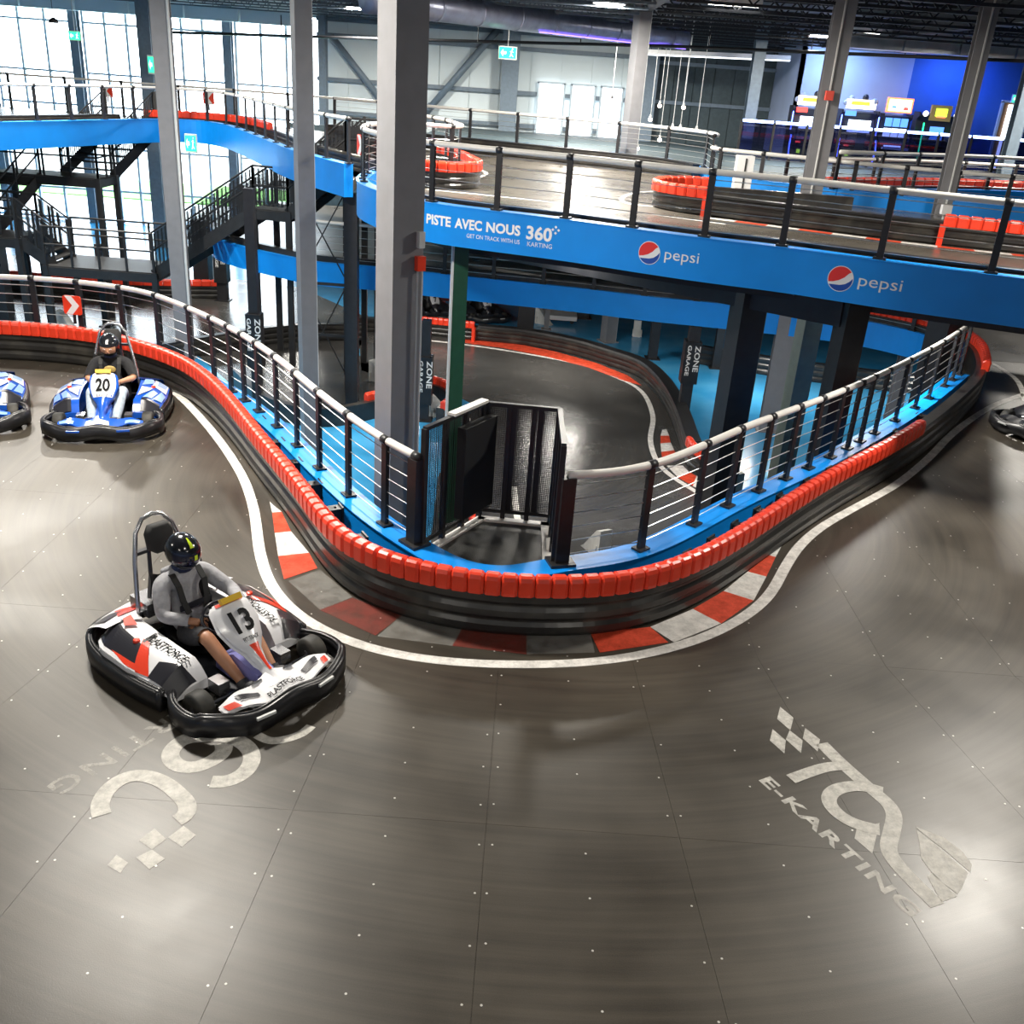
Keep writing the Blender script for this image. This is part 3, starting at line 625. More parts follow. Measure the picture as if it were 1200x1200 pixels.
# ------------------------------------------------------------------ mesh gate box over the opening
gz = .2
A, B_, C_, D_ = Vector((RAILN1[-1][0] + .06, RAILN1[-1][1] - .0, gz)), P(561, 606, gz), P(644, 614, gz), Vector((RAILN2[0][0] - .05, RAILN2[0][1], gz))
g = thing('mesh_gate_box', 'black perforated steel gate box standing over the edge of the opening', 'gate', (A + D_) / 2)
top = 1.52
mb = MB(); mb.prism([tuple(A[:2]), (A[0] + .3, A[1] - .28), (D_[0] - .3, D_[1] - .2), tuple(D_[:2]), tuple(C_[:2]), tuple(B_[:2])], gz - .05, gz); mb.build('platform', mat('dark_grating', (.06, .06, .055), .5, col2=(.02, .02, .02), thr=(.45, .55), vscale=90), g)
for a, b in ((A, B_), (B_, C_), (C_, D_)):
    u = (b - a).normalized(); n_ = Vector((-u.y, u.x, 0))
    MB().bar(a - n_ * .05 + Vector((0, 0, .012)), b - n_ * .05 + Vector((0, 0, .012)), .1, .024).build('kick_strip', 'handrail', g)
    MB().bar(a + Vector((0, 0, top - gz)), b + Vector((0, 0, top - gz)), .05, .04).build('top_rail', 'steel', g)
    MB().bar(a + Vector((0, 0, .1)), b + Vector((0, 0, .1)), .03, .04).build('bottom_rail', 'steel', g)
    MB().add([a + Vector((0, 0, .1)), b + Vector((0, 0, .1)), b + Vector((0, 0, top - gz)), a + Vector((0, 0, top - gz))], [(0, 1, 2, 3)]).build('perforated_panel', 'perf', g)
    for k in range(4):
        p_ = a.lerp(b, k / 3); MB().bar(p_, p_ + Vector((0, 0, top - gz)), .055, .05, (u.x, u.y, 0)).build('upright', 'steel', g)
u = (B_ - A).normalized(); q0 = A.lerp(B_, .45) + Vector((.05, -.03, .22)); q1 = A.lerp(B_, 1.0) + Vector((.05, -.04, .22))
MB().hexa([q0, q1, q1 + Vector((.09, -.05, 0)), q0 + Vector((.09, -.05, 0)), q0 + Vector((0, 0, 1.0)), q1 + Vector((0, 0, 1.0)), q1 + Vector((.09, -.05, 1.0)), q0 + Vector((.09, -.05, 1.0))]).build('black_pad', mat('black_pad_vinyl', (.006, .006, .007), .6), g)
MB().bar(A.lerp(B_, .42) + Vector((0, 0, top - gz + .03)), B_ + Vector((0, 0, top - gz + .03)), .09, .03).build('cream_cap', 'handrail', g)
# ------------------------------------------------------------------ stairs
def flight(t, lo, hi, wv, n, rails=(0, 1), fill=True):
    lo = Vector(lo); hi = Vector(hi); wv = Vector(wv); d = hi - lo
    for s_ in (0, 1):
        a, b = lo + wv * s_, hi + wv * s_
        MB().bar(a + Vector((0, 0, -.08)), b + Vector((0, 0, -.08)), .05, .3).build('stringer', 'stair', t)
    for i in range(n):
        p_ = lo + d * ((i + .5) / n) + wv * .5; h = Vector((d.x, d.y, 0)).normalized() * .14; w = wv * .49
        MB().hexa([p_ - h - w, p_ + h - w, p_ + h + w, p_ - h + w, p_ - h - w + Vector((0, 0, .035)), p_ + h - w + Vector((0, 0, .035)), p_ + h + w + Vector((0, 0, .035)), p_ - h + w + Vector((0, 0, .035))]).build('tread', 'grate', t)
    for s_ in rails:
        a, b = lo + wv * s_, hi + wv * s_
        for zz in (1.0, .55): MB().tube([a + Vector((0, 0, zz)), b + Vector((0, 0, zz))], .026, 6).build('handrail', 'stair', t)
        k = max(2, round(d.length / 1.1))
        for i in range(k + 1):
            p_ = a.lerp(b, i / k); MB().bar(p_, p_ + Vector((0, 0, 1.0)), .05, .05).build('post', 'stair', t)
        if fill: MB().add([a + Vector((0, 0, .08)), b + Vector((0, 0, .08)), b + Vector((0, 0, .95)), a + Vector((0, 0, .95))], [(0, 1, 2, 3)]).build('mesh_infill', K['stairmesh'], t)
def landing(t, pts, z, sides=(), legs=True, fill=True):
    pts = [Vector((*p_, z)) for p_ in pts]; MB().prism([p_[:2] for p_ in pts], z - .06, z).build('landing', 'grate', t)
    n = len(pts)
    for i in range(n): MB().bar(pts[i] + Vector((0, 0, -.14)), pts[(i + 1) % n] + Vector((0, 0, -.14)), .08, .22).build('landing_beam', 'stair', t)
    for i in sides:
        a, b = pts[i], pts[(i + 1) % n]
        for zz in (1.0, .55): MB().tube([a + Vector((0, 0, zz)), b + Vector((0, 0, zz))], .026, 6).build('handrail', 'stair', t)
        k = max(1, round((b - a).length / .7))
        for j in range(k + 1): MB().bar(a.lerp(b, j / k), a.lerp(b, j / k) + Vector((0, 0, 1.0)), .05, .05).build('post', 'stair', t)
        if fill: MB().add([a + Vector((0, 0, .08)), b + Vector((0, 0, .08)), b + Vector((0, 0, .95)), a + Vector((0, 0, .95))], [(0, 1, 2, 3)]).build('mesh_infill', K['stairmesh'], t)
    if legs:
        for p_ in pts: MB().bar((p_.x, p_.y, ZG), (p_.x, p_.y, z), .14, .14).build('leg', 'stair', t)
K['stairmesh'] = mesh_mat('stair_infill_mesh', (.012, .012, .013), 38, .40)
st = thing('steel_stair', 'black steel switchback stair up to the upper deck at the far left', 'stairs', (-13.5, 29, ZG))
landing(st, [(-13.2, 31.2), (-11.6, 31.2), (-11.6, 32.4), (-13.2, 32.4)], ZU, (1,), legs=False)
flight(st, (-13.75, 29.2, 1.3), (-13.1, 31.2, ZU), (1.45, 0, 0), 7)
landing(st, [(-15.2, 28.0), (-12.2, 28.0), (-12.2, 29.2), (-15.2, 29.2)], 1.3, (0, 1), fill=False)
flight(st, (-15.6, 26.3, 0.), (-15.1, 28.2, 1.3), (1.2, 0, 0), 7, fill=False)
landing(st, [(-18.5, 25.3), (-13.3, 25.3), (-13.3, 26.5), (-18.5, 26.5)], 0., (0, 2), fill=False)
st2 = thing('steel_stair', 'black steel stair rising to the right behind the pale-flanked column', 'stairs', (-9, 26, ZG))
flight(st2, (-12.5, 25.5, -.62), (-13.3, 25.4, 0.), (0, 1.1, 0), 4)
landing(st2, [(-12.6, 25.2), (-9.75, 25.2), (-9.75, 26.9), (-12.6, 26.9)], -.62, (0, 2), fill=False)
flight(st2, (-9.8, 25.3, -.62), (-6.9, 24.6, 1.28), (.25, 1.15, 0), 11)
landing(st2, [(-6.9, 24.6), (-6.0, 24.4), (-5.75, 25.55), (-6.65, 25.75)], 1.28, (0, 2), fill=True)
flight(st2, (-6.0, 24.4, 1.28), (-4.5, 24.0, ZU), (.25, 1.15, 0), 6)
landing(st2, [(-4.5, 24.0), (-3.7, 23.8), (-3.45, 24.95), (-4.25, 25.15)], ZU, (0,), fill=True)
t = thing('trestle_tower', 'thin black braced tower under the right stair', 'support', (-4.6, 22.6, ZG))
for dx in (0, 1.1): MB().bar((-5.3 + dx, 22.4, ZG), (-5.3 + dx, 22.4, 2.2), .1, .1).build('leg', 'stair', t)
for a, b in ((-2.2, 0.), (0., -2.2), (.1, 2.1), (2.1, .1)): MB().tube([(-5.3, 22.4, a), (-4.2, 22.4, b)], .016, 5).build('cross_brace', 'stair', t)
for z in (0., -1.2, 2.1): MB().bar((-5.3, 22.4, z), (-4.2, 22.4, z), .06, .06).build('tie', 'stair', t)
# ------------------------------------------------------------------ ground floor: lower track, kerbs, barriers, columns
LT = track_mat('lower_track_surface', -1, 20, (.04, .039, .037), (.08, .077, .072), (.2, .3))
def flat(name, pts, z, m, parent=None, th=.004): return MB().prism([(p_[0], p_[1]) for p_ in pts], z, z + th).build(name, m, parent)
LOW = smooth(curve([P(*p, ZG + .42) for p in [(420, 372), (500, 377), (558, 383), (620, 389), (680, 401), (712, 411), (748, 423), (771, 443), (786, 466), (797, 492), (803, 512), (812, 528), (832, 541), (860, 556)]], .15), 8)
tr = list(LOW) + [(5.2, 15.5), (4.6, 12.5), (2.5, 10.2), (-.6, 10.2), (-1.3, 14), (-1.5, 17.5), (-1.25, 20.0), (-1.1, 22.2), (-1.9, 23.2), (-3.2, 23.6), (-4.2, 24.4)]
flat('lower_track', tr, ZG, LT, FLOOR)
flat('lower_track', [(-16, 26.6), (-11.5, 26.2), (-8.8, 25.0), (-6.6, 21.8), (-4.4, 20.4), (-2.9, 21.9), (-3.6, 24.2), (-4.6, 26), (-4.8, 30), (-8, 34), (-16, 36), (-24, 36), (-24, 28)], ZG, LT, FLOOR)
def ribbon(path, w, z, name, m, parent, th=.003): return MB().sweep(path, [(-w / 2, z), (-w / 2, z + th), (w / 2, z + th), (w / 2, z)]).build(name, m, parent)
LL = smooth(curve([P(*p, ZG) for p in [(440, 396), (500, 399), (587, 410), (675, 426), (719, 441), (751, 458), (765, 487), (762, 516), (771, 543), (792, 562), (815, 576), (850, 600)]], .12), 6)
ribbon(LL, .12, ZG + .005, 'lane_line', 'whitepaint', FLOOR)
flat('red_kerb', [P(*p, ZG) for p in [(545, 396), (600, 402), (650, 412), (700, 426), (735, 440), (752, 452), (730, 446), (690, 431), (640, 418), (590, 408), (545, 402)]], ZG + .005, 'redpaint', FLOOR)
for i, q in enumerate([[(776, 504), (781, 503), (784, 511), (774, 511)], [(774, 511), (784, 511), (786, 519), (774, 520)], [(774, 520), (786, 519), (790, 528), (775, 530)], [(775, 530), (790, 528), (795, 537), (776, 540)], [(781, 546), (800, 546), (808, 554), (795, 560)], [(795, 560), (808, 554), (816, 558), (812, 570)], [(812, 570), (816, 558), (838, 570), (828, 578)]]):
    flat('kerb_block', [P(*p, ZG) for p in q], ZG + .005, 'redpaint' if i % 2 else 'whitepaint', FLOOR)
sl = arclen(LOW); r0 = s_px(LOW, ZG + .4, 556); r1 = s_px(LOW, ZG + .4, 806) or sl[-1] - 3
barrier('tyre_wall_barrier', 'black barrier round the outside of the lowest track, seen through the opening', LOW, ZG, .4, [(max(0, r0 - 2.2), r0), (r1, sl[-1] - .1)], block=.16, endcaps=(r0,), thick=.3)
MB().sweep(cut(LOW, r0 + .1, r1), [(-.02, ZG + .4), (.0, ZG + .46), (.3, ZG + .46), (.32, ZG + .4)]).build('top_lip', 'black', [o for o in C.objects if o.get('label', '').startswith('black barrier round the outside of the lowest')][0])
LIN = smooth(curve([(-3.4, 21.8), (-2.6, 22.6), (-1.9, 22.4), (-1.5, 21.6), (-1.7, 20.6)], .12), 5)
barrier('tyre_wall_barrier', 'red capped inner barrier of the lowest track beside the zone garage post', LIN[::-1], ZG, .38, [(0, arclen(LIN)[-1])], block=.16)
LI2 = smooth(curve([(-.9, 17.2), (-.75, 15.4), (-.4, 13.6), (.3, 12.2), (1.4, 11.4)], .12), 5)
barrier('tyre_wall_barrier', 'red capped barrier on the ground seen through the mesh gate box', LI2, ZG, .42, [(0, 4.0)], block=.14)
ribbon(offset(LI2, .9), .12, ZG + .005, 'lane_line', 'whitepaint', FLOOR)
LL3 = smooth(curve([(-3.0, 21.2), (-4.3, 20.0), (-5.6, 20.6), (-6.8, 22.4)], .15), 5)
barrier('tyre_wall_barrier', 'black ground barrier left of the thick column, red at one end', LL3, ZG, .42, [(0, .7)], block=.16)
LL4 = smooth(curve([(-9.5, 23.4), (-8.4, 24.8), (-7.2, 26.2), (-6.0, 27.0), (-4.6, 27.4)], .15), 5)
barrier('tyre_wall_barrier', 'black ground barrier curving beneath the right stair', LL4, ZG, .45, [])
LL5 = smooth(curve([(-22, 31.5), (-17, 30.6), (-13, 30.6), (-10, 31.4)], .15), 5)
barrier('tyre_wall_barrier', 'red capped ground barrier in front of the windows at far left', LL5, ZG, .45, [(0, arclen(LL5)[-1])], block=.3)
LL6 = smooth(curve([(-14, 19.0), (-11.5, 19.3), (-9.6, 20.2)], .15), 3)
barrier('tyre_wall_barrier', 'red and black ground barrier behind the arrow sign at left', LL6, ZG, .42, [(0, 2.2)], block=.2)
LL7 = smooth(curve([(4.8, 27.6), (7.5, 26.6), (10.5, 26.0), (14, 26)], .2), 3)
barrier('tyre_wall_barrier', 'black ground barrier at the back of the blue floor on the right', LL7, ZG, .5, [])
LL8 = smooth(curve([(3.6, 11.6), (5.2, 13.6), (6.8, 16.2), (7.6, 18.2)], .2), 3)
barrier('tyre_wall_barrier', 'dark ground barrier just under the right hand railing', LL8, ZG, .5, [])
K['padtext'] = mat('pad_lettering', (.75, .75, .72), .6)
def gpost(px, base_y, top_z, label, pad=None, w=.22, m='steel', top_px=None):
    p_ = P(px, base_y, ZG); c = thing('floor_post', label, 'post', p_)
    MB().box((p_.x, p_.y, (ZG + top_z) / 2), (w, w, top_z - ZG)).build('shaft', m, c); MB().box((p_.x, p_.y, ZG + .015), (w + .16, w + .16, .03)).build('base_plate', m, c)
    if pad:
        z0, z1 = pad; MB().box((p_.x, p_.y, (z0 + z1) / 2), (w + .12, w + .12, z1 - z0)).build('foam_pad', 'black', c)
        for k, (s_, hh, off) in enumerate((('ZONE', .17, .02), ('GARAGE', .12, -.15))):
            M = frame((p_.x + off + .02, p_.y - (w + .12) / 2 - .004, z1 - .08), (0, 0, -1), (1, 0, 0)); text_on(s_, M, .62 if k == 0 else .72, hh * .75, .02).build('pad_lettering', 'padtext', c)
    return c
gpost(799, 492, -.3, 'black floor post with ZONE GARAGE lettering on its pad beside the lower track', (ZG + .95, ZG + 1.95), .26)
gpost(838, 431, -.3, 'slim black floor post right of the ZONE GARAGE post', None, .22)
gpost(764, 420, -.3, 'blue-grey and black floor post left of the ZONE GARAGE post', None, .26, 'steel')
gpost(497, 492, -.3, 'black floor post with lettered pad just right of the thick column', (ZG + .4, ZG + 1.5), .2)
gpost(303, 480, 2.2, 'black floor post with lettered pad behind the left railing', (ZG + 1.0, ZG + 2.2), .2)
gpost(413, 482, 2.2, 'tall black post left of the thick column', None, .27)
gpost(262, 352, -.2, 'black lettered post far back under the stair', (ZG + .6, ZG + 1.9), .3)
gpost(240, 345, -.2, 'broad black post far back beside the lettered one', None, .5)
gpost(682, 372, -.3, 'black pillar under the far blue beam by the white wedges', None, .45)
gpost(615, 392, -.3, 'dark pillar standing in the garage bay', None, .5)
gpost(640, 386, -.3, 'thin grey post in the garage bay', None, .16, 'col')
for i, (x_, y_) in enumerate(((10, 380), (42, 378), (62, 372), (125, 372))): gpost(x_, y_ + 10, -.3 if i else 2.2, ('dark post at the left edge behind the railing', 'thin black stair leg nearest the left edge', 'second thin black stair leg from the left edge', 'black stair leg right of the arrow sign')[i], None, .16 if i else .3)
def wedge(p_, rz, label, s=1.):
    w = thing('barrier_foot', label, 'barrier support', p_, 'white wedge feet behind the barriers', rz)
    M = Matrix.Identity(4); M[0][0] = M[1][1] = M[2][2] = 1
    q = MB().extrude([(0, 0), (.5 * s, 0), (.42 * s, .06 * s), (.12 * s, .42 * s), (0, .46 * s)], frame((0, -.1, 0), (1, 0, 0), (0, 0, 1)), -.2 * s).build('wedge_body', 'foot', w, local=True)
    MB().box((.06 * s, 0, .1 * s), (.02, .26 * s, .2 * s)).build('back_plate', 'foot', w, local=True)
for px, py, l in ((503, 488, 'white wedge foot by the inner red barrier, left one'), (523, 492, 'white wedge foot by the inner red barrier, right one'), (628, 378, 'white wedge foot in the garage bay'), 
                  (746, 395, 'white wedge foot behind the lower barrier near the grey post'), (435, 445, 'white wedge foot at the red barrier end left of the thick column'), (70, 385, 'white wedge foot behind the arrow sign'), (708, 655, 'greenish white wedge foot under the right railing beside the gate box')):
    wedge(P(px, py, ZG), random.uniform(-.6, .6) + (1.9 if px > 700 else 0), l, 1.15)
wt = thing('white_trolley', 'low white platform trolley on the blue garage floor', 'trolley', P(652, 376, ZG)); q = P(652, 376, ZG)
MB().box((q.x, q.y, ZG + .2), (1.3, .9, .14)).build('platform', 'white', wt)
for a in (-.5, .5):
    for b in (-.3, .3): MB().lathe([(.07, -.03), (.07, .03)], 10, Matrix.Translation((q.x + a, q.y + b, ZG + .07)) @ Matrix.Rotation(math.pi / 2, 4, 'X')).build('caster', 'black', wt)
wl = thing('garage_partition', 'dark red garage partition behind the parked karts', 'partition', (-2, 33.6, ZG))
for k in range(8): MB().box((-5 + k * 1.5 + .75, 33.6, ZG + .6), (1.46, .1, 1.2)).build('panel', mat('dark_red_panel', (.1, .01, .012), .5) if k < 4 else 'steel', wl)
# ------------------------------------------------------------------ painted markings on the middle track
LINE = [(-120, 407), (0, 409), (50, 412), (100, 420), (150, 433), (188, 450), (212, 466), (238, 493), (262, 523), (285, 560), (297, 595), (301, 622), (305, 650), (317, 685), (346, 718), (390, 744), (450, 764), (520, 775), (600, 779), (680, 777), (750, 768), (820, 749), (872, 723), (902, 697), (920, 665), (936, 641), (962, 618), (1000, 596), (1050, 568), (1087, 538), (1110, 514), (1133, 495), (1165, 475), (1200, 462)]
lp = pxpath(LINE, 0, .1, 6)
ribbon(lp, .115, .001, 'lane_line', K['whitepaint'], MID)
ribbon(pxpath([(1163, 426), (1172, 431), (1189, 443), (1197, 455), (1201, 470)], 0, .1, 4), .1, .001, 'lane_line', 'whitepaint', MID)
KB = [([(316, 588), (320, 592), (330, 600), (319, 601)], 'whitepaint'), ([(319, 601), (330, 600), (341, 623), (322, 625)], 'redpaint'), ([(322, 625), (341, 623), (362, 648), (326, 652)], 'whitepaint'), ([(326, 652), (362, 648), (372, 666), (333, 679)], 'redpaint'),
      ([(338, 681), (375, 668), (413, 700), (375, 715)], 'whitekerb_worn'), ([(375, 715), (413, 701), (470, 722), (440, 745)], 'redkerb_worn'), ([(442, 746), (470, 722), (541, 738), (530, 757)], 'whitekerb_worn'), ([(530, 757), (541, 738), (617, 743), (617, 767)], 'redkerb_worn'),
      ([(617, 767), (617, 743), (692, 742), (697, 765)], 'whitekerb_worn'), ([(692, 742), (762, 735), (783, 753), (703, 765)], 'redpaint'), ([(762, 735), (812, 714), (845, 731), (790, 753)], 'whitepaint'), ([(812, 714), (848, 693), (883, 704), (845, 731)], 'redpaint'),
      ([(848, 693), (876, 670), (898, 676), (883, 704)], 'whitepaint'), ([(876, 670), (901, 651), (909, 653), (898, 676)], 'redpaint'), ([(901, 651), (918, 636), (909, 653)], 'whitepaint')]
for q, m in KB: flat('kerb_block', [P(*p, 0) for p in q], .001, m, MID, .003)
def stroke(pts, w, m, z=.001, f=None):
    pts = [f(p) if f else p for p in pts]; path = smooth(curve([P(*p, 0) for p in pts], .03), 3); return ribbon(path, w, z, 'floor_lettering', m, MID, .0015)
def f3(p): return (p[0] / 3.243 + 30, p[1] / 3.243 + 820)
stroke([(705, 312), (770, 310), (835, 275), (862, 220), (835, 172), (770, 143), (690, 140), (600, 152), (548, 205), (575, 250), (640, 258), (710, 232), (755, 195), (750, 165)], .125, 'logopaint', f=f3)
stroke([(290, 440), (282, 400), (310, 345), (370, 300), (440, 288), (520, 312), (585, 362), (618, 405), (605, 445), (575, 460)], .12, 'logopaint', .002, f3)
stroke([(880, 135), (930, 158), (990, 150), (1050, 130), (1085, 100)], .08, 'logopaint', f=f3)
for q in ([(490, 490), (535, 530), (480, 570), (430, 535)], [(600, 480), (648, 515), (595, 560), (540, 525)], [(480, 570), (530, 605), (470, 645), (420, 600)], [(345, 590), (390, 620), (360, 660), (310, 630)]):
    flat('floor_lettering', [P(*f3(p), 0) for p in q], .001, 'logopaint', MID, .0015)
dv = Vector((-.52, -.85, 0)).normalized(); up = Vector((.85, -.52, 0)).normalized()
text_on('KARTING', frame(Vector((-3.0, 5.14, .0016)) - dv * 1.42 - up * .08, dv, up), 1.42, .17, .012, 1.15).build('floor_lettering', 'logopaint_worn', MID)
def f4(p): return (p[0] / 3.75 + 860, p[1] / 3.75 + 800)
for q in ([(203, 107), (262, 155), (248, 210), (190, 160)], [(170, 205), (228, 255), (222, 312), (158, 255)], [(245, 210), (302, 255), (295, 310), (228, 250)], [(313, 200), (378, 250), (368, 303), (303, 245)], [(540, 640), (640, 618), (608, 752), (530, 685)],
          [(800, 635), (920, 680), (1000, 740), (1046, 800), (1040, 835), (930, 740), (815, 650)], [(803, 648), (900, 722), (1028, 836), (1005, 900), (982, 930), (880, 850), (822, 770), (815, 700)], [(850, 850), (872, 835), (980, 940), (912, 965)]):
    flat('floor_lettering', [P(*f4(p), 0) for p in q], .001, 'logopaint', MID, .0015)
stroke([(385, 268), (470, 352), (590, 458), (680, 535), (705, 590), (690, 670), (680, 740), (745, 830), (895, 980)], .115, 'logopaint', .001, f4)
stroke([(490, 365), (410, 372), (340, 392), (250, 425)], .1, 'logopaint', .003, f4)
stroke([(655, 480), (590, 462), (520, 455), (440, 475), (415, 520), (455, 575), (530, 620), (640, 650)], .11, 'logopaint', .002, f4)
a, b = P(*f4((108, 430)), 0), P(*f4((775, 1032)), 0); d = b - a
text_on('E-KARTING', frame(a + Vector((0, 0, .0016)), d, Vector((-d.y, d.x, 0))), d.length, .115, .03, 1.1).build('floor_lettering', 'logopaint', MID)
# upper track lines and kerb
for q, w in (([(500, 222), (600, 232), (700, 243), (800, 256), (850, 263)], .1), ([(500, 212), (530, 215), (558, 209), (570, 203), (560, 198)], .1), ([(860, 247), (800, 244), (742, 240), (728, 233), (745, 226), (775, 224)], .1)):
    ribbon(pxpath(q, ZU, .12, 4), w, ZU + .001, 'lane_line', 'whitepaint', UD)
kp = pxpath([(826, 255), (850, 258), (1000, 277), (1090, 288), (1230, 303)], ZU, .12, 4); L_ = arclen(kp)[-1]; n = int(L_ / .55)
for i in range(n): ribbon(cut(kp, L_ * i / n, L_ * (i + 1) / n), .2, ZU + .001, 'kerb_block', 'redpaint' if i % 2 else 'whitepaint', UD)
ribbon(pxpath([(360, 262), (440, 262), (470, 255)], 0, .2, 3), .12, .001, 'lane_line', 'whitepaint', MIDF)
# ------------------------------------------------------------------ lettering and logos on the sign beam
K['signwhite'] = mat('sign_white', (.82, .83, .84), .5); K['logored'] = mat('logo_red', (.75, .03, .03), .45); K['logoblue'] = mat('logo_blue', (.01, .07, .38), .45)
def onbeam(name, s, px0, px1, z0, h, bold=.02, m='signwhite', verts=None):
    zz = z0 + h / 2; s0, s1 = s_px(BRIDGE, zz, px0), s_px(BRIDGE, zz, px1); v, f, (x0, y0, x1, y1) = text_vf(s, 1, 1.0, bold); mb = MB(); vs = []
    for q in v:
        x, y, g = at(BRIDGE, s0 + (q[0] - x0) / (x1 - x0) * (s1 - s0)); vs.append((x + math.sin(g) * .005, y - math.cos(g) * .005, z0 + (q[1] - y0) / (y1 - y0) * h))
    return mb.add(vs, f).build(name, m, SB)
for w_, a_, b_ in (('EN', 478, 496), ('PISTE', 500, 528.5), ('AVEC', 533, 565), ('NOUS', 570, 610)): onbeam('lettering', w_, a_, b_, 2.53, .15, .035)
onbeam('lettering', 'GET ON TRACK WITH US', 547, 609, 2.415, .06, .0)
onbeam('lettering', '360', 617, 647, 2.5, .2, .03)
onbeam('lettering', 'KARTING', 618, 647, 2.405, .065, .0)
def beam_pt(s_, z, off=.005): x, y, g = at(BRIDGE, s_); return (x + math.sin(g) * off, y - math.cos(g) * off, z)
sc = s_px(BRIDGE, 2.68, 648)
for i, (a, b) in enumerate(((0, 0), (.045, .04), (.09, 0), (.045, -.045))):
    MB().add([beam_pt(sc + a + u, 2.68 + b + w, .006) for u, w in ((-.022, 0), (0, -.022), (.022, 0), (0, .022))], [(0, 1, 2, 3)]).build('checker_mark', 'signwhite', SB)
def pepsi(px, z, r, t0, t1):
    s0 = s_px(BRIDGE, z, px)
    def poly(nm, pts, m, off): MB().add([beam_pt(s0 + x, z + y, off) for x, y in pts], [tuple(range(len(pts)))]).build(nm, m, SB)
    circ = [(math.cos(a) * r * 1.06, math.sin(a) * r * 1.06) for a in np.linspace(0, 2 * math.pi, 40)[:-1]]; poly('logo_disc', circ, 'signwhite', .004)
    def arc(a0, a1, n=20): return [(math.cos(a) * r, math.sin(a) * r) for a in np.radians(np.linspace(a0, a1, n))]
    poly('logo_red_field', arc(38, 200, 26) + [(-.55 * r, -.28 * r), (-.1 * r, -.12 * r), (.3 * r, .15 * r), (.6 * r, .5 * r)], 'logored', .007)
    poly('logo_blue_field', arc(212, 368, 26) + [(.8 * r, -.12 * r), (.45 * r, -.38 * r), (.05 * r, -.5 * r), (-.4 * r, -.52 * r)], 'logoblue', .007)
    onbeam('lettering', 'pepsi', t0, t1, z - .1, .185, .0)
pepsi(761, 2.55, .15, 779, 819); pepsi(985, 2.55, .155, 1006, 1057)
# arrow signs
def arrow_sign(p_, rz, s, label, flip=1):
    t = thing('chevron_sign', label, 'sign', p_, None, rz); c = .16 * s; r = .4 * s
    def rr(a, k=.25):
        o_ = []
        for cx, cy, a0 in ((a * (1 - k), a * (1 - k), 0), (-a * (1 - k), a * (1 - k), 90), (-a * (1 - k), -a * (1 - k), 180), (a * (1 - k), -a * (1 - k), 270)):
            o_ += [(cx + a * k * math.cos(math.radians(a0 + d_)), cy + a * k * math.sin(math.radians(a0 + d_))) for d_ in (0, 30, 60, 90)]
        return o_
    Mx = frame((0, 0, 0), (1, 0, 0), (0, 0, 1))
    MB().extrude(rr(c), Mx, -.02).build('plate', 'red', t, local=True); h = c * .95
    MB().extrude([(flip * x * c, y * h) for x, y in ((-.75, 1), (0, 1), (.8, 0), (0, -1), (-.75, -1), (.02, 0))], frame((0, -.002, 0), (1, 0, 0), (0, 0, 1)), .004).build('chevron', 'signwhite', t, local=True)
    MB().box((0, .03, -c * .5), (.04, .03, c * 3)).build('bracket', 'steel', t, local=True)
    return t
q = P(87, 356, .95); x, y, g = at(RAILN1, s_px(RAILN1, .9, 87)); arrow_sign((x, y - .09, .86), g, .95, 'red and white chevron sign on the left railing above the blue kart')
x, y, g = at(BRIDGE, s_px(BRIDGE, 3.4, 427) or 2.); arrow_sign((x - .07, y - .05, 3.32), math.radians(-60), 1.1, 'red and white chevron sign on the rounded tip of the bridge railing')
x, y, g = at(ULB, s_px(ULB, 3.3, 126)); arrow_sign((x, y - .06, 3.3), 0, 1.2, 'red and white arrow sign behind the top of the black stair', -1)
x, y, g = at(ULB, s_px(ULB, 3.3, 245)); arrow_sign((x, y - .06, 3.3), 0, 1.2, 'red and white arrow sign on the curved upper deck', -1)

K['card'] = mat('brown_cardboard', (.32, .2, .09), .8, var=.15)
for px, py, w, h, rz, l in ((985, 560, .7, .5, .3, 'brown cardboard box on the ground behind the right railing'), (1012, 548, .5, .34, -.2, 'smaller brown box beside the cardboard box behind the right railing')):
    q = P(px, py, ZG); t = thing('cardboard_box', l, 'box', q); M = Matrix.Rotation(rz, 3, 'Z')
    MB().box((q.x, q.y, ZG + h / 2), (w, w * .8, h), M).build('carton', 'card', t); MB().box((q.x, q.y, ZG + h + .002), (.06, w * .8, .004), M).build('tape_strip', 'foot', t)
    for s_ in (-1, 1): MB().box(M @ Vector((s_ * w * .27, 0, 0)) + Vector((q.x, q.y, ZG + h + .004)), (w * .44, w * .78, .008), M).build('flap', 'card', t)
# ------------------------------------------------------------------ go-karts (local: x forward, y left, z up)
K['kwhite'] = mat('kart_white', (.75, .75, .77), .28, var=.02, coat=.3); K['kred'] = mat('kart_red', (.7, .05, .02), .3, coat=.3); K['kblack'] = mat('kart_black', (.018, .018, .024), .3, coat=.3)
K['kblue'] = mat('kart_blue', (.01, .09, .5), .26, coat=.4); K['klight'] = mat('kart_light_blue', (.25, .42, .75), .3, coat=.3); K['kyellow'] = mat('kart_yellow', (.8, .5, .02), .4); K['kviolet'] = mat('kart_violet_tank', (.2, .2, .48), .35)
K['print'] = mat('black_print', (.01, .01, .011), .8, spec=.2); K['bump'] = mat('kart_bumper_plastic', (.013, .013, .015), .33, var=.25, vscale=9, bump=.06, bscale=25); K['kdark'] = mat('kart_dark_body', (.02, .022, .028), .35)
K['seat'] = mat('black_seat_shell', (.012, .012, .013), .45); K['pad'] = mat('black_foam_pad', (.02, .02, .02), .75, bump=.1)
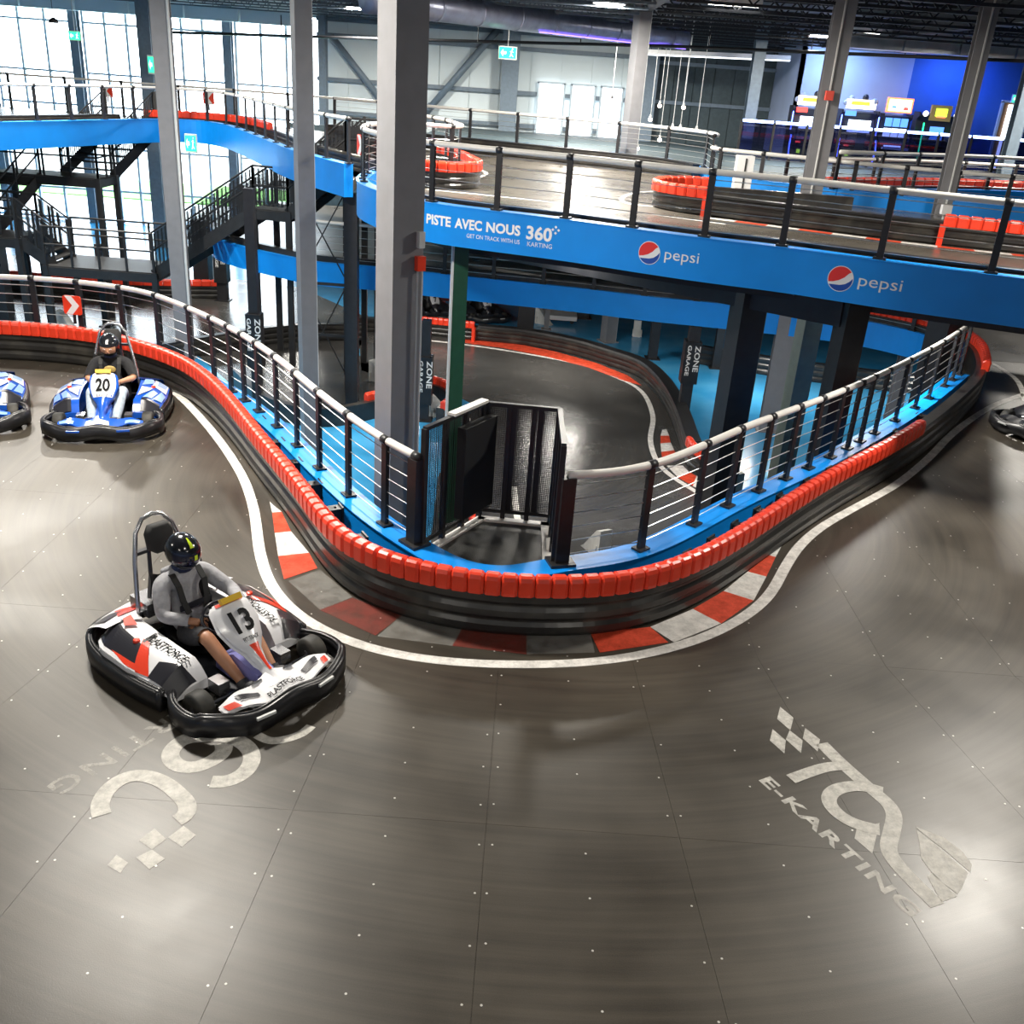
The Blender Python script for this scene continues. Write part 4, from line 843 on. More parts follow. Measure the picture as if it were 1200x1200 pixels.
def pod_pt(u, v, s):
    # moulded side pod surface: u rear to front, v inner edge to outer edge
    x = -.66 + 1.06 * u
    inner = .33 + .03 * math.sin(u * 3.1); outer = .735 - .08 * max(0, u - .55) / .45 - .10 * max(0, .2 - u) / .2
    y = inner + (outer - inner) * v
    crown = .375 - .05 * u + .02 * math.sin(u * math.pi)
    z = crown - .02 * v - .13 * max(0, v - .45) ** 1.3 * 1.6
    if u > .9: z -= (u - .9) * 1.2
    if u < .1: z -= (.1 - u) * .5
    return Vector((x, s * y, z))
def grid(mb, f, nu, nv, flip=False):
    vs = [f(i / nu, j / nv) for i in range(nu + 1) for j in range(nv + 1)]; fs = []
    for i in range(nu):
        for j in range(nv):
            a = i * (nv + 1) + j; q = (a, a + nv + 1, a + nv + 2, a + 1); fs.append(tuple(reversed(q)) if flip else q)
    return mb.add(vs, fs)
def patch(name, parent, f, quad, m, off=.009, n=8, flip=False):
    # livery panel: a quad in surface coordinates wrapped onto the moulding
    def g(a, b):
        u = (quad[0][0] * (1 - a) + quad[1][0] * a) * (1 - b) + (quad[3][0] * (1 - a) + quad[2][0] * a) * b
        v = (quad[0][1] * (1 - a) + quad[1][1] * a) * (1 - b) + (quad[3][1] * (1 - a) + quad[2][1] * a) * b
        return f(u, v) + Vector((0, 0, off))
    return grid(MB(), g, n, n, flip).build(name, m, parent, local=True)
def text_surf(s, f, uv0, uv1, uvh, off=.013, bold=.02):
    # letters wrapped onto a moulded surface: baseline uv0 -> uv1, letter height towards uvh
    v, fc, (x0, y0, x1, y1) = text_vf(s, 1, 1.0, bold); mb = MB(); vs = []
    for q in v:
        a = (q[0] - x0) / (x1 - x0); b = (q[1] - y0) / (y1 - y0); u = uv0[0] + (uv1[0] - uv0[0]) * a + (uvh[0] - uv0[0]) * b; w = uv0[1] + (uv1[1] - uv0[1]) * a + (uvh[1] - uv0[1]) * b
        e = .01; n = (f(u + e, w) - f(u - e, w)).cross(f(u, w + e) - f(u, w - e)).normalized(); n = n if n.z > 0 else -n; vs.append(f(u, w) + n * off)
    return mb.add(vs, fc)
def make_kart(label, num, C_, sub, group=None, plate=True):
    k = thing('go_kart', label, 'go-kart', (0, 0, 0), group); B = lambda mb, n, m, p=None, sm=False: mb.build(n, m, p or k, sm, local=True)
    # floor tray and tube frame
    mb = MB(); mb.prism([(-.6, .32), (.5, .3), (.95, .22), (.95, -.22), (.5, -.3), (-.6, -.32)], .05, .075); B(mb, 'floor_tray', 'kdark')
    mb = MB()
    for s in (-1, 1): mb.tube([(-.85, s * .32, .12), (0, s * .33, .1), (.6, s * .28, .1), (.95, s * .2, .14)], .016, 6)
    mb.tube([(.62, -.5, .13), (.62, .5, .13)], .014, 6); mb.tube([(-.56, -.5, .14), (-.56, .5, .14)], .02, 6); B(mb, 'chassis_frame', 'kdark')
    # bumpers: front ring and rear/side ring, each with a bulged lower rail and a lip
    def ring(pts, name):
        path = smooth(curve(pts, .05), 3); zs = [.022 * math.cos(p_[1] * 9.5) * (p_[0] > .8) for p_ in path]; r = B(MB().sweep(path, [(-.02, .045), (.02, .04), (.045, .06), (.045, .105), (.02, .12), (.02, .135), (.045, .15), (.045, .2), (.015, .22), (-.02, .21), (-.025, .12)], zs=zs), name, 'bump', None, True)
        B(MB().tube([(x + normal(path, i)[0] * .035, y + normal(path, i)[1] * .022, .212 + zs[i]) for i, (x, y) in enumerate(path)], .017, 6), 'lip', 'bump', r, True)
        for i in range(4, len(path) - 4, 9):
            nx, ny = normal(path, i); M = frame((path[i][0] + nx * .06, path[i][1] + ny * .046, .085), (-ny, nx, 0), (0, 0, 1)); B(MB().lathe([(.016, -.004), (.012, .008)], 8, M), 'bolt', 'chrome', r)
        return r
    fp = [(.36, .64), (.5, .72), (.75, .73), (.93, .6), (1.03, .35), (1.05, .0)]; ring([(x, -y) for x, y in fp[:-1]] + fp[::-1], 'front_bumper')
    rp = [(.33, .70), (.0, .745), (-.45, .745), (-.78, .66), (-.97, .42), (-1.0, 0)]; ring(rp[:-1] + [(x, -y) for x, y in rp[::-1]], 'rear_bumper')
    for s in (1, -1):
        M = frame((1.092, s * .27 - .07 * 1, .16), (.0, 1, 0), (0, 0, 1)); M = frame((1.085 - .02, s * .30 - .08, .165), (-s * .12, 1, 0), (0, 0, 1)); B(MB().extrude([(0, 0), (.16, 0), (.16, .022), (0, .022)], M, .02), 'bumper_slot', C_.get('slot', 'collite'))
    # side pods
    for s in (1, -1):
        f = lambda u, v, s=s: pod_pt(u, v, s)
        mb = MB(); grid(mb, f, 16, 8, s > 0)
        def wall(u, w, s=s): p = pod_pt(u, 1, s); return Vector((p.x, p.y, p.z * (1 - w) + .16 * w))
        grid(mb, wall, 16, 2, s > 0)
        def wall2(u, w, s=s): p = pod_pt(u, 0, s); return Vector((p.x, p.y, p.z * (1 - w) + .1 * w))
        grid(mb, wall2, 16, 2, s < 0)
        def wall3(v, w, s=s): p = pod_pt(1, v, s); return Vector((p.x, p.y, p.z * (1 - w) + .12 * w))
        grid(mb, wall3, 8, 2, s < 0)
        pod = B(mb, 'side_pod', C_['body'], None, True)
        for i_, (q, m) in enumerate(C_['pod']): patch('livery_panel', pod, f, q, m, .008 + .0025 * i_, 10, flip=s > 0)
        if plate:
            q = ((.46, .36), (.88, .36), (.46, .14)) if s < 0 else ((.88, .36), (.46, .36), (.88, .14)); B(text_surf('PLASTFORCE', f, *q, off=.019), 'pod_lettering', 'print', pod)
            patch('lettering_plate', pod, f, [(.44, .08), (.47, .08), (.49, .44), (.46, .44)], 'kblack', .011, flip=s > 0)
        B(MB().lathe([(.03, 0), (.026, .02), (.01, .026)], 10, Matrix.Translation(f(.42, .5))), 'marker_knob', 'red', pod)
    # rear deck over the motor
    def deck(u, v): y = (v - .5) * 1.24; x = -.96 + .42 * u + .12 * (2 * v - 1) ** 2 * (1 - u); return Vector((x, y, .34 + .06 * u - .07 * (1 - u) ** 2 - .03 * (2 * v - 1) ** 2))
    mb = MB(); grid(mb, deck, 6, 12, True)
    def dw(v, w): p = deck(0, v); return Vector((p.x, p.y, p.z * (1 - w) + .2 * w))
    grid(mb, dw, 12, 1); rd = B(mb, 'rear_deck', C_['body'], None, True)
    for q, m in C_['rear']: patch('livery_panel', rd, deck, q, m, flip=True)
    B(MB().box((-.62, -.02, .4), (.26, .5, .12)), 'motor_cover', 'chrome', rd)
    # nose: number plate, neck and foot
    nt = [(.27, .70, .13), (.31, .675, .17), (.43, .56, .185), (.53, .46, .14), (.60, .385, .075), (.72, .295, .042), (.82, .25, .06), (.9, .232, .14)]
    def nose(u, v):
        t = u * (len(nt) - 1); i = min(int(t), len(nt) - 2); w = t - i; x, z, hw = (nt[i][j] * (1 - w) + nt[i + 1][j] * w for j in range(3)); a = 2 * v - 1
        return Vector((x - .05 * a * a * .9, a * hw, z + .02 - .05 * a * a * .6))
    mb = MB(); grid(mb, nose, 21, 8, False)
    def nose_b(u, v): p = nose(u, v); return p + Vector((-.035, 0, -.04))
    grid(mb, nose_b, 21, 8, True)
    nz = B(mb, 'nose_cone', C_['nose'], None, True)
    for q, m in C_['nosep']: patch('livery_panel', nz, nose, q, m, .006, 6)
    h = .24 if len(num) == 2 else .14
    B(text_surf(num, nose, (.37, .5 - h), (.37, .5 + h), (.19, .5 - h), .016, .03), 'race_number', 'print', nz)
    B(text_surf(sub, nose, (.45, .27), (.45, .73), (.41, .27), .016, .01), 'plate_lettering', 'print', nz)
    # front fairing
    def fair(u, v): a = 2 * v - 1; y = a * .52; x = .74 + .06 * abs(a) + (.245 - .17 * abs(a) ** 2.2) * u; return Vector((x, y, .235 - .02 * u + .03 * (1 - abs(a)) * (1 - u) + .018 * math.cos(a * 9)))
    mb = MB(); grid(mb, fair, 5, 20, False); grid(mb, lambda u, v: fair(u, v) - Vector((0, 0, .02)), 5, 20, True); ff = B(mb, 'front_fairing', C_['fair'], None, True)
    for q, m in C_['fairp']: patch('livery_panel', ff, fair, q, m, .008, 8)
    if plate: B(text_surf('PLASTFORCE', fair, (.9, .34), (.9, .66), (.68, .34), .012), 'fairing_lettering', 'print', ff)
    # wheels
    for x, y, r, w in ((.6, .55, .135, .13), (.6, -.55, .135, .13), (-.56, .53, .145, .19), (-.56, -.53, .145, .19)):
        M = Matrix.Translation((x, y, r)) @ Matrix.Rotation(math.pi / 2, 4, 'X'); h = w / 2
        wh = B(MB().lathe([(r * .55, -h), (r * .9, -h), (r, -h * .75), (r, h * .75), (r * .9, h), (r * .55, h)], 20, M), 'wheel', 'rubber', None, True)
        B(MB().lathe([(r * .2, -h * 1.02), (r * .55, -h * .8), (r * .55, h * .8), (r * .2, h * 1.02)], 12, M), 'hub', 'chrome', wh)
    for s in (1, -1): B(MB().box((.5, s * .3, .17), (.14, .1, .1)), 'brake_caliper', 'chrome')
    B(MB().loft([[(.18, y, .09) for y in (-.1, .1)] + [(.18, y, .2) for y in (.1, -.1)], [(.42, y, .09) for y in (-.12, .12)] + [(.42, y, .32) for y in (.1, -.1)], [(.7, y, .09) for y in (-.1, .1)] + [(.7, y, .24) for y in (.08, -.08)]]), 'battery_cover', C_['tank'])
    for s in (1, -1): B(MB().bar((.7, s * .15, .1), (.78, s * .15, .26), .09, .015), 'pedal', 'chrome')
    # seat shell
    def seat(u, v):
        a = 2 * v - 1; t = u; x, z = (.02 - .42 * t / .45, .13 - .02 * math.sin(t * 3)) if t < .45 else (-.40 - .17 * (t - .45) / .55, .12 + .53 * (t - .45) / .55)
        return Vector((x + .12 * a * a * (t > .3), a * .24, z + .13 * a * a))
    mb = MB(); grid(mb, seat, 14, 8, False); grid(mb, lambda u, v: seat(u, v) + Vector((-.015, 0, -.015)), 14, 8, True); B(mb, 'seat', 'seat', None, True)
    # roll hoop, stays and headrest
    hp = [(-.52, .33, .2), (-.58, .30, .46), (-.68, .23, .78), (-.73, .17, 1.01), (-.75, .09, 1.11), (-.755, 0, 1.13)]; hp = hp + [(x, -y, z) for x, y, z in hp[-2::-1]]
    hoop = B(MB().tube(hp, .02, 10), 'roll_hoop', 'chrome', None, True)
    for s in (1, -1): B(MB().tube([(-.69, s * .09, .84), (-.66, s * .11, .64), (-.58, s * .2, .40)], .018, 6), 'stay', 'kblack', hoop)
    B(MB().bar((-.71, -.2, .84), (-.71, .2, .84), .05, .03), 'cross_bar', 'kblack', hoop)
    hr = MB(); M0 = frame((-.66, 0, .95), (0, 1, 0), (-.12, 0, 1)); hr.loft([[M0 @ Vector((x * q, y * q, d)) for x, y in ((-.11, -.09), (-.06, -.13), (.06, -.13), (.11, -.09), (.12, .05), (.08, .12), (-.08, .12), (-.12, .05))] for q, d in ((.85, -.05), (1, -.03), (1, .03), (.85, .05))])
    B(hr, 'headrest', 'pad', None, True)
    # steering
    M = frame((.12, 0, .50), (0, 1, 0), (-.55, 0, .83)); c = [M @ Vector((.155 * math.cos(a), .125 * math.sin(a), 0)) for a in np.linspace(0, 2 * math.pi, 25)[:-1]]
    sw = B(MB().tube(c, .014, 8, closed=True), 'steering_wheel', 'kblack', None, True); mb = MB()
    for a in (.5, 2.6, 4.7): mb.bar(M @ Vector((0, 0, 0)), M @ Vector((.15 * math.cos(a), .12 * math.sin(a), 0)), .03, .01)
    mb.lathe([(.045, -.01), (.045, .02)], 12, M); B(mb, 'spokes', 'kblack', sw)
    B(MB().tube([(.12, 0, .5), (.6, 0, .14)], .012, 6), 'steering_column', 'kdark')
    if C_.get('tag'): B(MB().box((.285, 0, .735), (.04, .19, .05), Matrix.Rotation(-.6, 3, 'Y')), 'yellow_tag', 'kyellow', nz)
    return k
W13 = dict(body='kwhite', tank='kviolet', nose='kwhite', fair='kwhite', tag=True,
    pod=[([(.02, .42), (.5, .50), (.62, .99), (.1, .99)], 'kblack'), ([(.44, .36), (.52, .36), (.76, .95), (.62, .99)], 'kred'), ([(.05, .93), (.6, .9), (.64, .995), (.12, .995)], 'kwhite'), ([(.3, .9), (.62, .86), (.66, .97), (.5, .97)], 'kred'), ([(.74, .62), (1, .3), (1, 1), (.76, .98)], 'kblack'), ([(.0, .0), (.22, .0), (.1, .4), (.0, .35)], 'kwhite'), ([(.08, .12), (.26, .2), (.2, .42), (.1, .34)], 'kred')],
    rear=[([(.1, .02), (.6, .05), (.5, .22), (.2, .16)], 'kblack'), ([(.2, .2), (.7, .14), (.8, .3), (.5, .28)], 'kred'), ([(.1, .8), (.6, .78), (.6, .95), (.2, .97)], 'kblack'), ([(.2, .68), (.7, .7), (.8, .84), (.5, .8)], 'kred'), ([(.0, .42), (.3, .40), (.3, .6), (.0, .58)], 'kblack')],
    nosep=[([(.5, .3), (.5, .7), (.78, .62), (.78, .38)], 'kred'), ([(.02, .05), (.02, .95), (.1, .9), (.1, .1)], 'kred')],
    fairp=[([(.3, .02), (.9, .03), (.95, .12), (.5, .10)], 'kred'), ([(.3, .97), (.9, .96), (.95, .88), (.5, .9)], 'kred'), ([(.2, .12), (.5, .13), (.6, .3), (.45, .3)], 'kblack'), ([(.2, .88), (.5, .87), (.6, .72), (.45, .7)], 'kblack'), ([(.55, .14), (.62, .13), (.66, .28), (.6, .3)], 'kblack'), ([(.55, .86), (.62, .87), (.66, .72), (.6, .7)], 'kblack')])
W20 = dict(body='kblue', tank='kblue', nose='kblue', fair='kblue', tag=True, slot='kblue',
    pod=[([(.02, .2), (.36, .1), (.3, .5), (.1, .5)], 'klight'), ([(.04, .6), (.4, .45), (.5, .95), (.1, .97)], 'kwhite'), ([(.1, .65), (.34, .62), (.36, .9), (.2, .93)], 'klight'), ([(.44, .1), (.76, .08), (.6, .4), (.5, .5)], 'kwhite'), ([(.56, .55), (.82, .3), (.8, .62), (.6, .72)], 'klight'), ([(.52, .8), (.8, .7), (.78, .97), (.6, .98)], 'klight'), ([(.84, .3), (1, .3), (1, 1), (.86, .98)], 'kblack')],
    rear=[([(.1, .02), (.7, .05), (.5, .3), (.2, .25)], 'kwhite'), ([(.1, .7), (.6, .72), (.6, .95), (.2, .97)], 'kwhite')],
    nosep=[([(.04, .08), (.04, .92), (.46, .96), (.46, .04)], 'kwhite')],
    fairp=[([(.3, .02), (.9, .03), (.95, .2), (.5, .2)], 'klight'), ([(.3, .97), (.9, .96), (.95, .8), (.5, .8)], 'klight'), ([(.5, .4), (.9, .38), (.95, .62), (.5, .6)], 'kwhite')])
WDK = dict(body='kdark', tank='kdark', nose='kblack', fair='kdark', pod=[([(.2, .2), (.6, .2), (.7, .6), (.3, .6)], 'kblack')], rear=[], nosep=[([(.1, .1), (.1, .9), (.44, .94), (.44, .06)], 'kwhite')], fairp=[])
# ------------------------------------------------------------------ drivers
K['skin'] = mat('skin', (.42, .2, .11), .5, var=.06, vscale=10); K['skin2'] = mat('skin_light', (.5, .26, .15), .5, var=.06, vscale=10)
K['hoodie'] = mat('grey_hoodie', (.34, .34, .36), .85, var=.12, vscale=25, bump=.4, bscale=22); K['shorts'] = mat('dark_shorts', (.02, .02, .024), .8, bump=.3, bscale=30); K['shoe'] = mat('dark_shoe', (.04, .04, .045), .6); K['sole'] = mat('pale_sole', (.5, .47, .4), .6)
K['tee'] = mat('black_tshirt', (.014, .014, .016), .85, bump=.4, bscale=24); K['jeans'] = mat('pale_jeans', (.38, .45, .52), .85, var=.15, vscale=20, bump=.4, bscale=26); K['greyshoe'] = mat('grey_shoe', (.22, .22, .22), .7)
K['helmet'] = mat('black_helmet', (.012, .013, .016), .16, coat=.5); K['visor'] = mat('dark_blue_visor', (.004, .008, .03), .06, coat=1.); K['lime'] = mat('lime_stripe', (.6, .8, .03), .35); K['gold'] = mat('gold_print', (.45, .32, .1), .6); K['navy'] = mat('navy_neck_scarf', (.02, .03, .08), .8)
def skinned(verts, edges, root=0):
    me = bpy.data.meshes.new('b'); me.from_pydata([v[:3] for v in verts], edges, []); o = bpy.data.objects.new('b', me); C.objects.link(o)
    o.modifiers.new('s', 'SKIN').branch_smoothing = .6
    for i, v in enumerate(verts): d = me.skin_vertices[0].data[i]; d.radius = (v[3], v[4] if len(v) > 4 else v[3]); d.use_root = i == root
    o.modifiers.new('u', 'SUBSURF').levels = 2; o.modifiers['u'].render_levels = 2
    bpy.context.view_layer.update(); e = o.evaluated_get(bpy.context.evaluated_depsgraph_get()).to_mesh()
    r = ([tuple(v.co) for v in e.vertices], [tuple(p.vertices) for p in e.polygons], [tuple(v.normal) for v in e.vertices]); bpy.data.objects.remove(o); bpy.data.meshes.remove(me); return r
def seg_d(p, a, b):
    p, a, b = Vector(p), Vector(a), Vector(b); d = b - a; t = max(0, min(1, (p - a).dot(d) / d.length_squared)); return (a + d * t - p).length, t
def make_driver(label, hands, top, bottom, shoes, skin, helmet_kind, long_sleeve, long_legs):
    k = thing('person', label, 'person', (0, 0, 0)); B = lambda mb, n, m, p=None, sm=True: mb.build(n, m, p or k, sm, local=True)
    V = [(-.28, 0, .27, .15, .13), (-.33, 0, .42, .15, .115), (-.37, 0, .58, .165, .115), (-.38, 0, .70, .12, .09), (-.37, 0, .78, .058), (-.35, 0, .87, .075), (-.34, 0, .95, .085)]
    E = [(0, 1), (1, 2), (2, 3), (3, 4), (4, 5), (5, 6)]; bone = {}
    def chain(start, pts, names):
        p = start
        for q, nm in zip(pts, names): V.append(q); i = len(V) - 1; E.append((p, i)); bone[(p, i)] = nm; p = i
        return p
    for s, h in ((1, hands[0]), (-1, hands[1])):
        hx, hy, hz = h; sh = Vector((-.37, s * .2, .68)); hd = Vector(h); mid = (sh + hd) / 2; el = mid + Vector((-.06, s * .13, -.10))
        wr = el.lerp(hd, .86)
        chain(3, [(*sh, .072), (*el, .05), (*wr, .032), (*hd, .036, .022)], ['torso', 'uparm', 'forearm', 'hand'])
    for s in (1, -1):
        chain(0, [(-.20, s * .11, .24, .1), (.02, s * .16, .36, .085), (.2, s * .19, .43, .062), (.4, s * .17, .29, .056), (.58, s * .15, .17, .04), (.62, s * .15, .12, .045), (.74, s * .15, .20, .035)], ['torso', 'thigh', 'thigh', 'shin', 'shin', 'foot', 'foot'])
    for e in E: bone.setdefault(e, 'torso')
    vs, fs, ns = skinned(V, E, 0)
    segs = [(V[a][:3], V[b][:3], n) for (a, b), n in bone.items()]
    segs = [(a, b, 'head' if a[2] > .75 and b[2] > .8 else n) for a, b, n in segs]
    def which(p): return min(((seg_d(p, a, b)[0], n, seg_d(p, a, b)[1]) for a, b, n in segs))[1:]
    lab = [which([sum(vs[i][j] for i in f) / len(f) for j in range(3)]) for f in fs]
    body = MB(); body.add(vs, fs)
    # five fingers on each hand, closed round the wheel rim
    for s, h in ((1, hands[0]), (-1, hands[1])):
        hd = Vector(h)
        for i in range(4):
            b0 = hd + Vector((.015, 0, 0)) + Vector((0, 0, .026 - .018 * i)); L1 = (.034, .038, .036, .028)[i]
            body.tube([b0, b0 + Vector((L1, -s * .006, -.004)), b0 + Vector((L1 + .012, -s * .02, -.026)), b0 + Vector((L1 - .012, -s * .024, -.04))], [.0095, .009, .0085, .006], 6)
        t0 = hd + Vector((-.01, -s * .022, .008)); body.tube([t0, t0 + Vector((.02, -s * .028, .012)), t0 + Vector((.045, -s * .03, .0))], [.011, .0105, .008], 6)
    B(body, 'body', skin)
    def wear(name, keep, m, off=.013):
        idx = [i for i, l in enumerate(lab) if keep(l)]; used = sorted({v for i in idx for v in fs[i]}); mp = {v: j for j, v in enumerate(used)}; mb = MB()
        mb.add([tuple(vs[v][j] + ns[v][j] * off for j in range(3)) for v in used], [tuple(mp[v] for v in fs[i]) for i in idx]); return B(mb, name, m)
    tp = wear('hoodie' if long_sleeve else 'tshirt', lambda l: l[0] in ('torso', 'uparm') or (long_sleeve and l[0] == 'forearm' and l[1] < .85), top)
    wear('jeans' if long_legs else 'shorts', lambda l: l[0] == 'thigh' or (long_legs and l[0] == 'shin'), bottom, .016)
    wear('shoes', lambda l: l[0] == 'foot', shoes, .014)
    B(MB().tube([(-.36, 0, .76), (-.36, 0, .82)], .085, 12), 'neck_scarf', 'navy')
    if long_sleeve: B(MB().tube([(-.43 + .03 * math.cos(a), .12 * math.sin(a), .75 + .02 * math.cos(a)) for a in np.linspace(-2.4, 2.4, 13)], .035, 8), 'hood', top)
    # helmet
    H = Vector((-.33, 0, .945)); T = Matrix.Rotation(.22, 3, 'Y')
    def hs(lon, lat, r=1.):
        x = math.cos(lat) * math.cos(lon); y = math.cos(lat) * math.sin(lon); z = math.sin(lat); ch = 1 + .10 * max(0, x) * max(0, -z + .1)
        return H + T @ Vector((x * .162 * r * ch, y * .137 * r, z * .15 * r - .005))
    mb = MB(); grid(mb, lambda u, v: hs(u * 2 * math.pi, -1.1 + v * (1.1 + math.pi / 2)), 28, 14, False); hm = B(mb, 'helmet', 'helmet')
    def band(nm, lo, la, m, r, nu=12, nv=8): mb = MB(); grid(mb, lambda u, v: hs(lo[0] + (lo[1] - lo[0]) * u, la[0] + (la[1] - la[0]) * v, r), nu, nv); return B(mb, nm, m, hm)
    if helmet_kind == 'lime':
        band('visor', (-1.25, 1.25), (-.35, .42), 'visor', 1.025); band('chin_trim', (-1.0, 1.0), (-.86, -.72), 'collite', 1.03)
        band('lime_stripe', (-.16, .16), (.72, 1.35), 'lime', 1.02); band('lime_stripe', (.0, .22), (.02, .30), 'lime', 1.04); band('grey_crown', (1.2, 2.4), (.5, 1.0), 'girt', 1.01)
        mb = MB(); mb.lathe([(.02, -.006), (.02, .006)], 10, frame(hs(1.45, .05, 1.03), (1, 0, 0), (0, 0, 1))); B(mb, 'visor_hinge', 'chrome', hm)
    else:
        face = band('face', (-.8, .8), (-.45, .18), skin, 1.012)
        for s in (1, -1): B(MB().ball(hs(s * .3, .02, 1.02), (.006, .014, .006)), 'eye', 'kwhite', hm); B(MB().ball(hs(s * .3, .02, 1.045), (.004, .007, .006)), 'pupil', 'kblack', hm)
        B(MB().ball(hs(0, -.14, 1.05), (.02, .013, .024)), 'nose', skin, hm); B(MB().ball(hs(0, -.34, 1.03), (.01, .03, .008)), 'mouth', 'skin', hm)
        band('chin_guard', (-1.3, 1.3), (-.85, -.42), 'helmet', 1.05); band('white_sticker', (-.14, .14), (.5, .85), 'kwhite', 1.015)
    # harness webbing
    for s in (1, -1):
        pts = [(-.44, s * .12, .72), (-.32, s * .12, .76), (-.235, s * .12, .68), (-.2, s * .11, .55), (-.175, s * .08, .44)]; mb = MB()
        for a, b in zip(pts, pts[1:]): mb.bar(a, b, .05, .012, (1, 0, .4))
        B(mb, 'harness_strap', 'pad', None, False)
    B(MB().bar((-.195, -.15, .50), (-.195, .15, .50), .014, .05), 'chest_strap', 'kblack', None, False)
    if not long_sleeve: B(MB().ball((-.213, 0, .62), (.012, .08, .05)), 'shirt_print', 'gold')
    return k
KART13 = make_kart('white, black and red go-kart number 13 in the foreground', '13', W13, 'PIT TRACK')
KART13.location = (-2.41, 6.80, 0); KART13.rotation_euler[2] = math.radians(-37)
D13 = make_driver('person in grey hoodie, shorts and black helmet with lime stripes driving kart 13', ((.24, .17, .58), (.05, -.13, .47)), 'hoodie', 'shorts', 'shoe', 'skin', 'lime', True, False)
D13.location = KART13.location; D13.rotation_euler[2] = KART13.rotation_euler[2]
KART20 = make_kart('blue go-kart number 20 rounding the left bend', '20', W20, 'E-KART', plate=False)
KART20.location = (-5.62, 12.55, 0); KART20.rotation_euler[2] = math.radians(-76)
D20 = make_driver('person in black T-shirt, pale jeans and black helmet driving the blue kart 20', ((.12, .16, .54), (.06, -.14, .5)), 'tee', 'jeans', 'greyshoe', 'skin2', 'face', False, True)
D20.location = KART20.location; D20.rotation_euler[2] = KART20.rotation_euler[2]
k3 = copy_tree(KART20); k3['label'] = 'pale blue go-kart cut off by the left edge of the picture'; q = P(-38, 475, .1); k3.location = (q.x, q.y, 0); k3.rotation_euler[2] = math.radians(-62)
K4 = make_kart('dark go-kart cut off by the right edge of the picture', '7', WDK, 'E-KART', plate=False); q = P(1243, 500, .1); K4.location = (q.x, q.y, 0); K4.rotation_euler[2] = math.radians(-150)
for px, py, a, l in ((502, 368, -65, 'parked dark kart in the garage bay left of the green column'), (563, 370, -65, 'parked dark kart in the garage bay right of the green column')):
    c = copy_tree(K4); c['label'] = l; c['group'] = 'parked karts in the garage bay'; q = P(px, py + 6, ZG); c.location = (q.x, q.y + .6, ZG); c.rotation_euler[2] = math.radians(a)
# ------------------------------------------------------------------ roof steel, ducts, pipes
def joist(y, x0, x1, zb, zt, m, label):
    t = thing('roof_joist', label, 'joist', (0, y, zb), 'open web roof joists')
    MB().box(((x0 + x1) / 2, y, zt), (x1 - x0, .12, .07)).build('top_chord', m, t); MB().box(((x0 + x1) / 2, y, zb), (x1 - x0, .1, .06)).build('bottom_chord', m, t)
    mb = MB(); n = int((x1 - x0) / .55)
    for i in range(n):
        a = x0 + (x1 - x0) * i / n; b = x0 + (x1 - x0) * (i + 1) / n; mb.bar((a, y, zb if i % 2 else zt), (b, y, zt if i % 2 else zb), .035, .035)
    mb.build('web', m, t)
for i in range(20):
    y = 5.9 + i * 1.95
    joist(y, XL, 2.5, 6.42, 7.0, 'joist', 'open web roof joist on the window side, light in its colour'); joist(y + .6, 2.8, XR, 6.42, 7.0, 'joistshade', 'open web roof joist on the arcade side, shade in its colour')
for x, m, l in ((-5.2, 'joist', 'steel roof girder above the pale-flanked column'), (2.6, 'joistshade', 'roof girder above the far upper railing, shade in its colour'), (10.5, 'joistshade', 'roof girder above the arcade, shade in its colour')):
    t = thing('roof_girder', l, 'girder', (x, 32, 6.6)); MB().box((x, 32, 6.98), (.3, 25, .05)).build('flange', m, t); MB().box((x, 32, 6.5), (.3, 25, .05)).build('flange', m, t); MB().box((x, 32, 6.75), (.04, 25, .48)).build('web', m, t)
K['violet'] = mat('violet_led', (.2, .1, .8), .4, emit=(.25, .15, 1.), es=4)
K['bluled'] = mat('blue_led', (.3, .4, 1), .4, emit=(.35, .5, 1.), es=9)
K['spiral'] = mat('spiral_duct_steel', (.3, .32, .42), .35, metal=.6, var=.15, vscale=4)
d0, d1 = PY(430, -2, 26), PY(800, 46, 37)
t = thing('spiral_duct', 'round silver ventilation duct lit violet along its underside', 'duct', (d0 + d1) / 2)
MB().tube([d0.lerp(d1, k / 6) for k in range(7)], .33, 18).build('duct_pipe', 'spiral', t, True)
for k in range(9): a = d0.lerp(d1, .05 + k * .11); b = d0.lerp(d1, .055 + k * .11); MB().tube([a, b], .345, 18).build('seam_ring', 'spiral', t, True)
dd = Vector((.1, -.2, -.3)); MB().bar(d0.lerp(d1, .45) + dd, d1 + dd, .05, .03).build('led_strip', 'violet', t)
t = thing('rectangular_duct', 'boxy silver duct under the roof at upper right', 'duct', PY(1120, 45, 33))
a, b = PY(995, 42, 33), PY(1260, 56, 33)
for k in range(4): p0, p1 = a.lerp(b, k / 4 + .004), a.lerp(b, (k + 1) / 4 - .004); MB().box(((p0.x + p1.x) / 2, 33.4, a.z), (p1.x - p0.x, .8, .62)).build('duct_section', 'duct', t)
t = thing('rectangular_duct', 'long white duct along the top of the window wall', 'duct', PY(90, 30, 43)); a, b = PY(-40, 22, 43.6), PY(345, 48, 43.6)
for k in range(6): p0, p1 = a.lerp(b, k / 6 + .003), a.lerp(b, (k + 1) / 6 - .003); MB().box(((p0.x + p1.x) / 2, 43.95, 6.2), (p1.x - p0.x, .6, .5)).build('duct_section', 'wall', t); MB().tube([((p0.x + p1.x) / 2, 43.95, 6.4), ((p0.x + p1.x) / 2, 43.95, ZC - .002)], .02, 5).build('hanger', 'steel', t)
